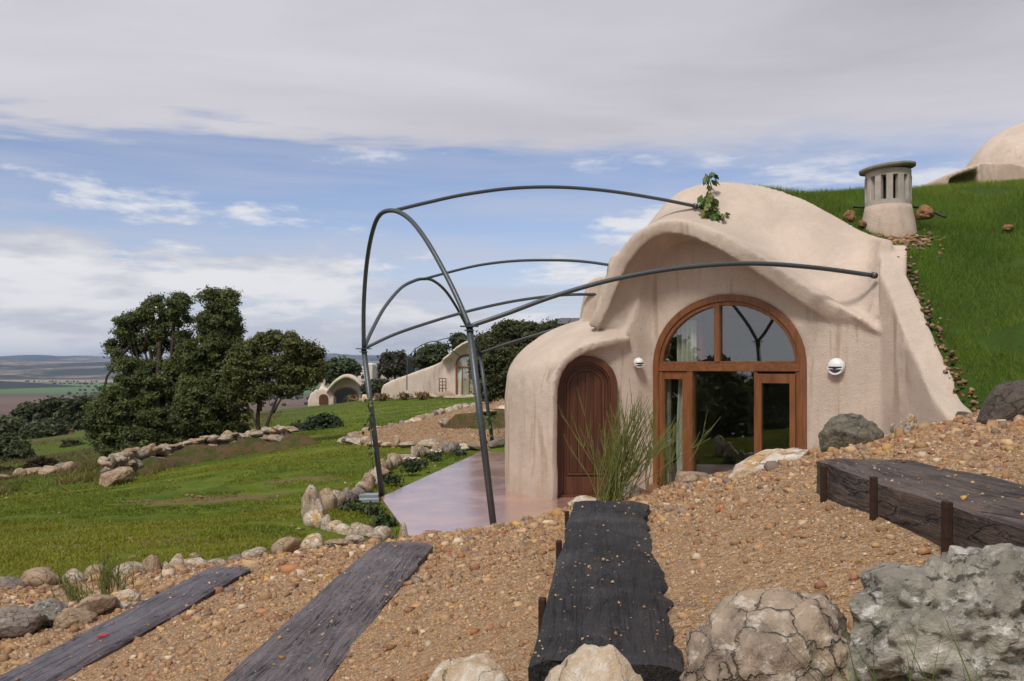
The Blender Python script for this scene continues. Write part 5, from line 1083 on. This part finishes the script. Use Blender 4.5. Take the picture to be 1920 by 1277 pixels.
# white houses far away
Y4 = 150.0; h4 = empty('white_house', tuple(P(685, 715, Y4)), 'distant white domed house among trees left of the pergola post', 'house')
softsolid('wall', [prism(outl([(670,718),(670,694),(678,688),(684,682),(692,680),(700,682),(700,718)], Y4), (0, 5, 0))], MT['whitewash'], h4, .3, 2)
prt('window', prism(outl([(682,709),(677,709),(677,704),(682,704)], Y4-.15), (0, .3, 0)), MT['solar'], h4)
h5 = empty('white_house', tuple(P(712, 715, Y4+4)), 'distant white house with gable roof behind the small oak', 'house')
softsolid('wall', [prism(outl([(698,718),(698,694),(705,690),(716,683),(724,688),(724,718)], Y4+4), (0, 5, 0))], MT['whitewash'], h5, .3, 2)
prt('window', prism(outl([(713,709),(709,709),(709,702),(713,702)], Y4+3.85), (0, .3, 0)), MT['solar'], h5)
# dark roof with solar panels behind the porch
Y5 = 42.0; h6 = empty('outbuilding', tuple(P(1055, 640, Y5)), 'outbuilding with dark green metal roof rising behind the rounded porch wall', 'building')
prt('roof', ([P(1030,612,Y5), P(1042,597,Y5+1.6), P(1110,597,Y5+1.6), P(1110,612,Y5), P(1028,615,Y5), P(1112,615,Y5), P(1030,612,Y5+3.4), P(1110,612,Y5+3.4), P(1028,616,Y5+3.4), P(1112,616,Y5+3.4)], [(0,1,2,3),(4,0,3,5),(1,6,7,2),(6,8,9,7),(4,5,9,8),(0,4,8,6,1),(3,2,7,9,5)]), MT['roofdark'], h6)
prt('wall', prism(outl([(1032,650),(1032,616),(1108,616),(1108,650)], Y5+.3), (0, 2.8, 0)), MT['plaster_far'], h6)
for k in range(3):
    a = 1046+k*22; q = [P(a-3,610.5,Y5+.14), P(a+5,599.5,Y5+1.33), P(a+25,599.5,Y5+1.33), P(a+17,610.5,Y5+.14)]; prt('solar_panel', prism([x+np.array((0,-.08,.06)) for x in q], (0, -.03, .03)), MT['solar'], h6)
# upper dome at the right
Y6 = 24.0; dc = P(1958, 345, Y6); h7 = empty('dome_house', tuple(dc), 'smooth pink plaster dome on the hill at the upper right', 'house')
def domep(c, rx, rz, n=28, k=14):
    v = [];
    for i in range(k+1):
        ph = math.pi/2*i/k
        for j in range(n): a = 2*math.pi*j/n; v.append(np.array(c)+np.array((rx*math.cos(ph)**.9*math.cos(a), rx*math.cos(ph)**.9*math.sin(a), rz*math.sin(ph))))
    f = [(i*n+j, i*n+(j+1) % n, (i+1)*n+(j+1) % n, (i+1)*n+j) for i in range(k) for j in range(n)]+[tuple(range(n))[::-1]]; return v, f
softsolid('wall', [domep(dc-np.array((0,0,.5)), 150*Y6/F, 118*Y6/F+.5), prism(outl([(1834,360),(1834,306),(1850,303),(1900,306),(1960,320),(1960,360)], Y6-1.9), (0, 1.9, 0)),
    prism(outl([(1768,356),(1768,334),(1776,327),(1804,316),(1836,306),(1836,316),(1804,325),(1782,334),(1780,356)], Y6-2.1), (0, 1.8, 0))], MT['plaster'], h7, .05, 4)
# low brick wall and a parked vehicle by the trees at the left
lb = P(105, 812, 76); o = prt('garden_wall', prism(outl([(85,818),(85,808),(118,806),(133,806),(134,812),(120,816)], 76), (0, .6, 0)), MT['brick'], None); tag(o, 'low dull red brick wall under the trees at far left', 'wall')
cv = empty('parked_car', tuple(P(40, 826, 78)), 'dark car half hidden under the trees at far left', 'car')
prt('body', prism(outl([(34,828),(34,823),(37,821),(40,818),(45,818),(48,822),(50,823),(50,828)], 78), (0, 1.7, 0)), MT['carbody'], cv, bv=.1); prt('windscreen', prism(outl([(40,822),(41,819),(44.5,819),(46,822)], 77.97), (0, 1.76, 0)), MT['solar'], cv)
for u_ in (37.5, 46.5): v, f = tube([P(u_,828,77.95), P(u_,828,78.2)], .30, 12); mk('wheel', v, f, MT['hose'], cv)
# ------------------------------------------------------------------ grass
def grass(name, label, pos, hgt, wid, lean, rng, c0, c1, cat='grass', ylw=.35):
    N = len(pos); a = rng.uniform(0, 2*math.pi, N); w_ = np.stack([np.cos(a), np.sin(a), np.zeros(N)], 1)*(wid*rng.uniform(.6, 1.3, N))[:, None]*.5
    b = rng.uniform(0, 2*math.pi, N); ln = np.stack([np.cos(b), np.sin(b), np.zeros(N)], 1)*(lean*rng.uniform(.1, 1.3, N))[:, None]; h = (hgt*rng.uniform(.5, 1.3, N))[:, None]; up = np.array((0, 0, 1.0))
    v = np.stack([pos-w_*1.25, pos+w_*1.25, pos+ln*h+up*h*(1-.3*lean)], 1).reshape(-1, 3)
    q = np.arange(N*3).reshape(-1, 3); cl = rng.uniform(0, 1, (N, 1)); m_ = vnoise(pos[:, :2], 1.3, 5)[:, None]; cl = np.clip(cl*.6+m_*.6-.1, 0, 1)
    cols = np.array(c0)*(1-cl)+np.array(c1)*cl; yel = np.clip((vnoise(pos[:, :2], .33, 51)[:, None]-.42)*2.4, 0, .6)*ylw; cols = cols*(1-yel)+np.array((.30, .27, .035))*yel; dry = rng.random((N, 1)) < .05; cols = np.repeat(np.where(dry, np.array((.22, .19, .07)), cols), 3, axis=0)
    o = link(name, bigmesh(name, v, 3, q, cols), MT['blade']); tag(o, label, cat, kind='stuff'); return o
rng = np.random.default_rng(8)
# long grass on the earth roof and slope
N = 900000; x = rng.uniform(2.2, 12.5, N); y = rng.uniform(4.2, 21, N); dd = np.hypot(x, y); s = sdpoly(x, y, HILLP)
inview = (x/y > .24) & (x/y < .80); k = ((s > .07) | ((y < 9.4) & (s > 0))) & (rng.random(N) < np.clip((9.0/dd)**1.4, .12, 1)) & inview
bare = vnoise(np.stack([x, y], 1), 1.1, 21); k &= ~((bare > .80) & (s > .4)); edge_bare = (s < .12) & (vnoise(np.stack([x, y], 1), 4, 22) > .5) & (y > 9.9); k &= ~edge_bare
k &= ~(np.hypot(x-P(1700,440,12.6)[0], y-12.6) < .38) & ~(np.hypot(x-cb[0], y-cb[1]) < .45)
x, y = x[k], y[k]; pos = np.stack([x, y, hillz(x, y)-.01], 1); print('hill blades', len(x))
hh = .07+.08*vnoise(pos[:, :2], .9, 4)+.05*vnoise(pos[:, :2], 3, 6)
grass('slope_grass', 'long bright green grass covering the earth roof and slope at right', pos, hh, .0052, .6, rng, (.06, .125, .012), (.18, .28, .030))
# short lawn
N = 900000; y = 5.0+27*rng.random(N)**1.35; x = -(y*.64+1.2)+rng.random(N)*(y*.64+2.1); s = sdpoly(x, y, GRAVEL); k = (s < -.04) & (sdpoly(x, y, [tuple(p[:2]) for p in TER]) < -.03) & (sdpoly(x, y, CIRC) < -.1) & (x < 1)
k &= rng.random(N) < np.clip(9/y, .2, 1)*.62
tuf = vnoise(np.stack([x, y], 1), .9, 31); fine = vnoise(np.stack([x, y], 1), 4.5, 32); k &= ~((tuf*.7+fine*.3 > .66)); k &= ~((x < -9.5) & (y > 21))
for (bx, by, br) in BARE: k &= ~((np.hypot((x-bx)/1.7, y-by)/br+(fine-.5)*.9 < .85) & (rng.random(N) < .7))
x, y, fine, tuf = x[k], y[k], fine[k], tuf[k]; pos = np.stack([x, y, lawnz(x, y)-.004], 1); print('lawn blades', len(x))
hh = .020+.035*fine*fine+.0009*y; grass('lawn_grass', 'short green lawn grass below the gravel and round the terrace', pos, hh, (.008+.0007*y), .8, rng, (.080, .130, .011), (.22, .26, .028), ylw=.9)
# rougher, drier grass on the lower field and the far mound
N = 90000; y = rng.uniform(20, 62, N); x = -y*.64+rng.random(N)*(y*.64-1.5); k = (y > 31.5) | ((x < -9.3) & (y > 20.5)); k &= rng.random(N) < np.clip(26/y, .3, 1); x, y = x[k], y[k]
pos = np.stack([x, y, lawnz(x, y)-.01], 1); dryn = vnoise(pos[:, :2], .35, 41); lowf = (x < -.27*y)
hh = np.where(lowf, .10+.16*(dryn > .5), .07); g_ = ~lowf | (dryn < .48)
grass('mound_grass', 'rough green grass on the far mound and lower field', pos[g_], hh[g_], .035, .8, rng, (.06, .105, .011), (.17, .22, .028)); grass('dry_grass', 'brownish dry grass and weeds on the lower left field', pos[~g_], hh[~g_], .035, .9, rng, (.07, .06, .02), (.20, .16, .07))
# loose blades in the bottom right corner
N = 90; x = rng.uniform(.44, .72, N); y = rng.uniform(1.0, 1.10, N); pos = np.stack([x, y, 1.46+0*x], 1); grass('corner_grass', 'few long grass blades in front of the lichened boulder', pos, np.full(N, .27), .004, .75, rng, (.05, .10, .012), (.14, .21, .03))

# ------------------------------------------------------------------ gravel: stones of the bank
CUBE = np.array([(-1,-1,-1),(1,-1,-1),(1,1,-1),(-1,1,-1),(-1,-1,1),(1,-1,1),(1,1,1),(-1,1,1)], float)*.62
CQ = np.array([(0,3,2,1),(4,5,6,7),(0,1,5,4),(1,2,6,5),(2,3,7,6),(3,0,4,7)])
PAL = np.array((.97,.88,.78))*np.array([(.40,.265,.155),(.46,.31,.17),(.34,.21,.115),(.50,.37,.23),(.28,.165,.09),(.43,.30,.20),(.36,.27,.20),(.25,.20,.17),(.40,.20,.10),(.58,.50,.40),(.30,.155,.10),(.52,.33,.13)]); PW = np.array([5,5,5,3,4,4,3.5,2.6,1.2,1.8,1.8,1.0]); PW = PW/PW.sum()
def basez(x, y):
    """gravel surface, or the top of a timber step"""
    z = gz(x, y)+.008; on = np.zeros(len(x), bool)
    for a, b, d_, nn, L, wd, zt in BEAMS:
        s_ = (x-a[0])*d_[0]+(y-a[1])*d_[1]; c_ = (x-a[0])*nn[0]+(y-a[1])*nn[1]; m_ = (s_ > -.01) & (s_ < L+.01) & (np.abs(c_) < wd/2+.004); z = np.where(m_, zt, z); on |= m_
    return z, on
def pebbles(x, y, z, size, rng, flat=.62):
    N = len(x); sc = size[:, None]*np.stack([rng.uniform(.8, 1.5, N), rng.uniform(.6, 1.1, N), rng.uniform(.4, .85, N)*flat/.62], 1)*.5
    loc = CUBE[None]*(1+rng.uniform(-.42, .42, (N, 8, 3)))+rng.normal(0, .1, (N, 8, 3)); loc[:, 4:, :2] *= rng.uniform(.45, .95, (N, 1, 1)); loc = loc*sc[:, None]*1.25
    a = rng.uniform(0, 6.28, N); tx_ = rng.normal(0, .35, N); ca, sa, ct, st_ = np.cos(a)[:, None], np.sin(a)[:, None], np.cos(tx_)[:, None], np.sin(tx_)[:, None]
    X, Y, Z = loc[..., 0], loc[..., 1]*ct-loc[..., 2]*st_, loc[..., 1]*st_+loc[..., 2]*ct; X, Y = X*ca-Y*sa, X*sa+Y*ca
    v = np.stack([X+x[:, None], Y+y[:, None], Z+(z+sc[:, 2]*.35)[:, None]], -1).reshape(-1, 3); q = (np.arange(N)[:, None, None]*8+CQ[None]).reshape(-1, 4)
    c = PAL[rng.choice(len(PAL), N, p=PW)]*rng.uniform(.72, 1.15, (N, 1)); return v, q, np.repeat(c, 8, axis=0)
def scatter(N, ymax, smin, smax, pw, rng, dens):
    y = .95+(ymax-.95)*rng.random(N); x = -(y*.64+.7)+rng.random(N)*2*(y*.64+.7); dd = np.hypot(x, y); s = sdpoly(x, y, GRAVEL); k = (s > .01) & (rng.random(N) < dens(dd)); x, y, dd = x[k], y[k], dd[k]
    z, on = basez(x, y); k = ~on | (rng.random(len(x)) < .024); x, y, z, dd, on = x[k], y[k], z[k], dd[k], on[k]
    size = smin*(smax/smin)**(rng.random(len(x))**pw)*np.clip(dd/2.4, .75, 1.6); size = np.where(on, np.minimum(size, .015), size); return x, y, z, size
def chips(x, y, z, size, rng):
    """small angular fragments: five corners, four facets"""
    N = len(x); a = rng.uniform(0, 6.28, (N, 1))+np.array([[0, 1.57, 3.14, 4.71]])+rng.normal(0, .28, (N, 4)); r_ = size[:, None]*.62*rng.uniform(.55, 1.25, (N, 4)); st_ = rng.uniform(.55, 1.0, (N, 1)); b = rng.uniform(0, 3.14, (N, 1))
    X, Y = r_*np.cos(a), r_*np.sin(a)*st_; X, Y = X*np.cos(b)-Y*np.sin(b), X*np.sin(b)+Y*np.cos(b); Z = rng.normal(0, .12, (N, 4))*size[:, None]-.12*size[:, None]
    base_ = np.stack([X, Y, Z], -1); top_ = np.stack([rng.normal(0, .2, N)*size, rng.normal(0, .2, N)*size, rng.uniform(.22, .55, N)*size], -1)[:, None]
    v = (np.concatenate([base_, top_], 1)+np.stack([x, y, z], -1)[:, None]).reshape(-1, 3); q = (np.arange(N)[:, None, None]*5+np.array([(0,1,4),(1,2,4),(2,3,4),(3,0,4)])[None]).reshape(-1, 3)
    c = PAL[rng.choice(len(PAL), N, p=PW)]*rng.uniform(.72, 1.15, (N, 1)); return v, q, np.repeat(c, 5, axis=0)
rng = np.random.default_rng(12)
x, y, z, sz = scatter(296000, 4.8, .0035, .012, 1.7, rng, lambda q: np.clip((1.9/q)**1.1, .2, 1)); v, q, c = chips(x, y, z, sz, rng)
o = link('gravel_chips', bigmesh('gravel_chips', v, 5, q, c), MT['pebble']); tag(o, 'fine angular ochre gravel chips covering the bank', 'gravel', kind='stuff')
N = 9000; x = rng.uniform(cx[:, 0].min(), cx[:, 0].max(), N); y = rng.uniform(cx[:, 1].min(), cx[:, 1].max(), N); k = sdpoly(x, y, CIRC) > .1; x, y = x[k], y[k]; v, q, c = chips(x, y, np.maximum(lawnz(x, y)+.05, .03), rng.uniform(.03, .10, len(x)), rng)
o = link('circle_gravel', bigmesh('circle_gravel', v, 5, q, c*.8), MT['pebble']); tag(o, 'brown gravel stones over the turning circle', 'gravel', kind='stuff')
A = [scatter(30000, 7.5, .009, .030, 2.6, rng, lambda q: np.clip(q*.35, .25, 1)), scatter(1000, 8.5, .025, .055, 2.6, rng, lambda q: np.clip((q-2.2)*.35, .02, 1))]
V, Q, CL, kq = [], [], [], 0
for (x, y, z, sz) in A: v, q, c = pebbles(x, y, z, sz, rng); V.append(v); Q.append(q+kq); CL.append(c); kq += len(v); print('pebbles', len(x))
# stone chips along the top of the wing wall and at the chimney
ed = cr([P(1823,760,9.72),P(1780,680,10.3),P(1742,597,10.75),P(1716,547,11.2),P(1692,492,11.6),P(1675,462,11.95)], 170); x = ed[:, 0]+rng.normal(.04, .05, 170); y = ed[:, 1]+rng.normal(0, .06, 170); v, q, c = pebbles(x, y, np.maximum(hillz(x, y), ed[:, 2]-.04), rng.uniform(.02, .075, 170), rng); V.append(v); Q.append(q+kq); CL.append(c*.6); kq += len(v)
N = 160; x = P(1700,440,12.6)[0]+rng.normal(0, .20, N); y = 12.6+rng.normal(0, .20, N); k = sdpoly(x, y, HILLP) > 0; x, y = x[k], y[k]; v, q, c = pebbles(x, y, hillz(x, y), rng.uniform(.03, .12, len(x)), rng, .4); V.append(v); Q.append(q+kq); CL.append(c*.75); kq += len(v)
N = 120; y = rng.uniform(6, 24, N); x = -y*.62+rng.random(N)*y*.6; s = sdpoly(x, y, GRAVEL); k = (s < -.1) & (sdpoly(x, y, [tuple(p[:2]) for p in TER]) < -.1); x, y = x[k], y[k]; v, q, c = pebbles(x, y, lawnz(x, y), rng.uniform(.025, .08, len(x)), rng); V.append(v); Q.append(q+kq); CL.append(c*.8); kq += len(v)
o = link('gravel_stones', bigmesh('gravel_stones', np.concatenate(V), 8, np.concatenate(Q), np.concatenate(CL)), MT['pebble']); tag(o, 'loose ochre and grey gravel stones scattered over the bank', 'gravel', kind='stuff')

# ------------------------------------------------------------------ haze over the valley
def haze():
    v, f = box((0, 7800, 75), (30000, 15800+600, 290)); o = mk('haze', v, f, None, smooth=False); m = bpy.data.materials.new('haze_air'); m.use_nodes = True; t = NT(m.node_tree); t.n.remove(t.n['Principled BSDF'])
    pv = t.add('VolumePrincipled', {'Color': (.50, .68, 1.0), 'Density': HAZE, 'Anisotropy': .2}); t.l.new(pv.outputs[0], t.n['Material Output'].inputs['Volume']); o.data.materials.append(m); tag(o, 'pale bluish haze in the air over the valley', 'haze', kind='stuff')
HAZE = 6.5e-5
haze()
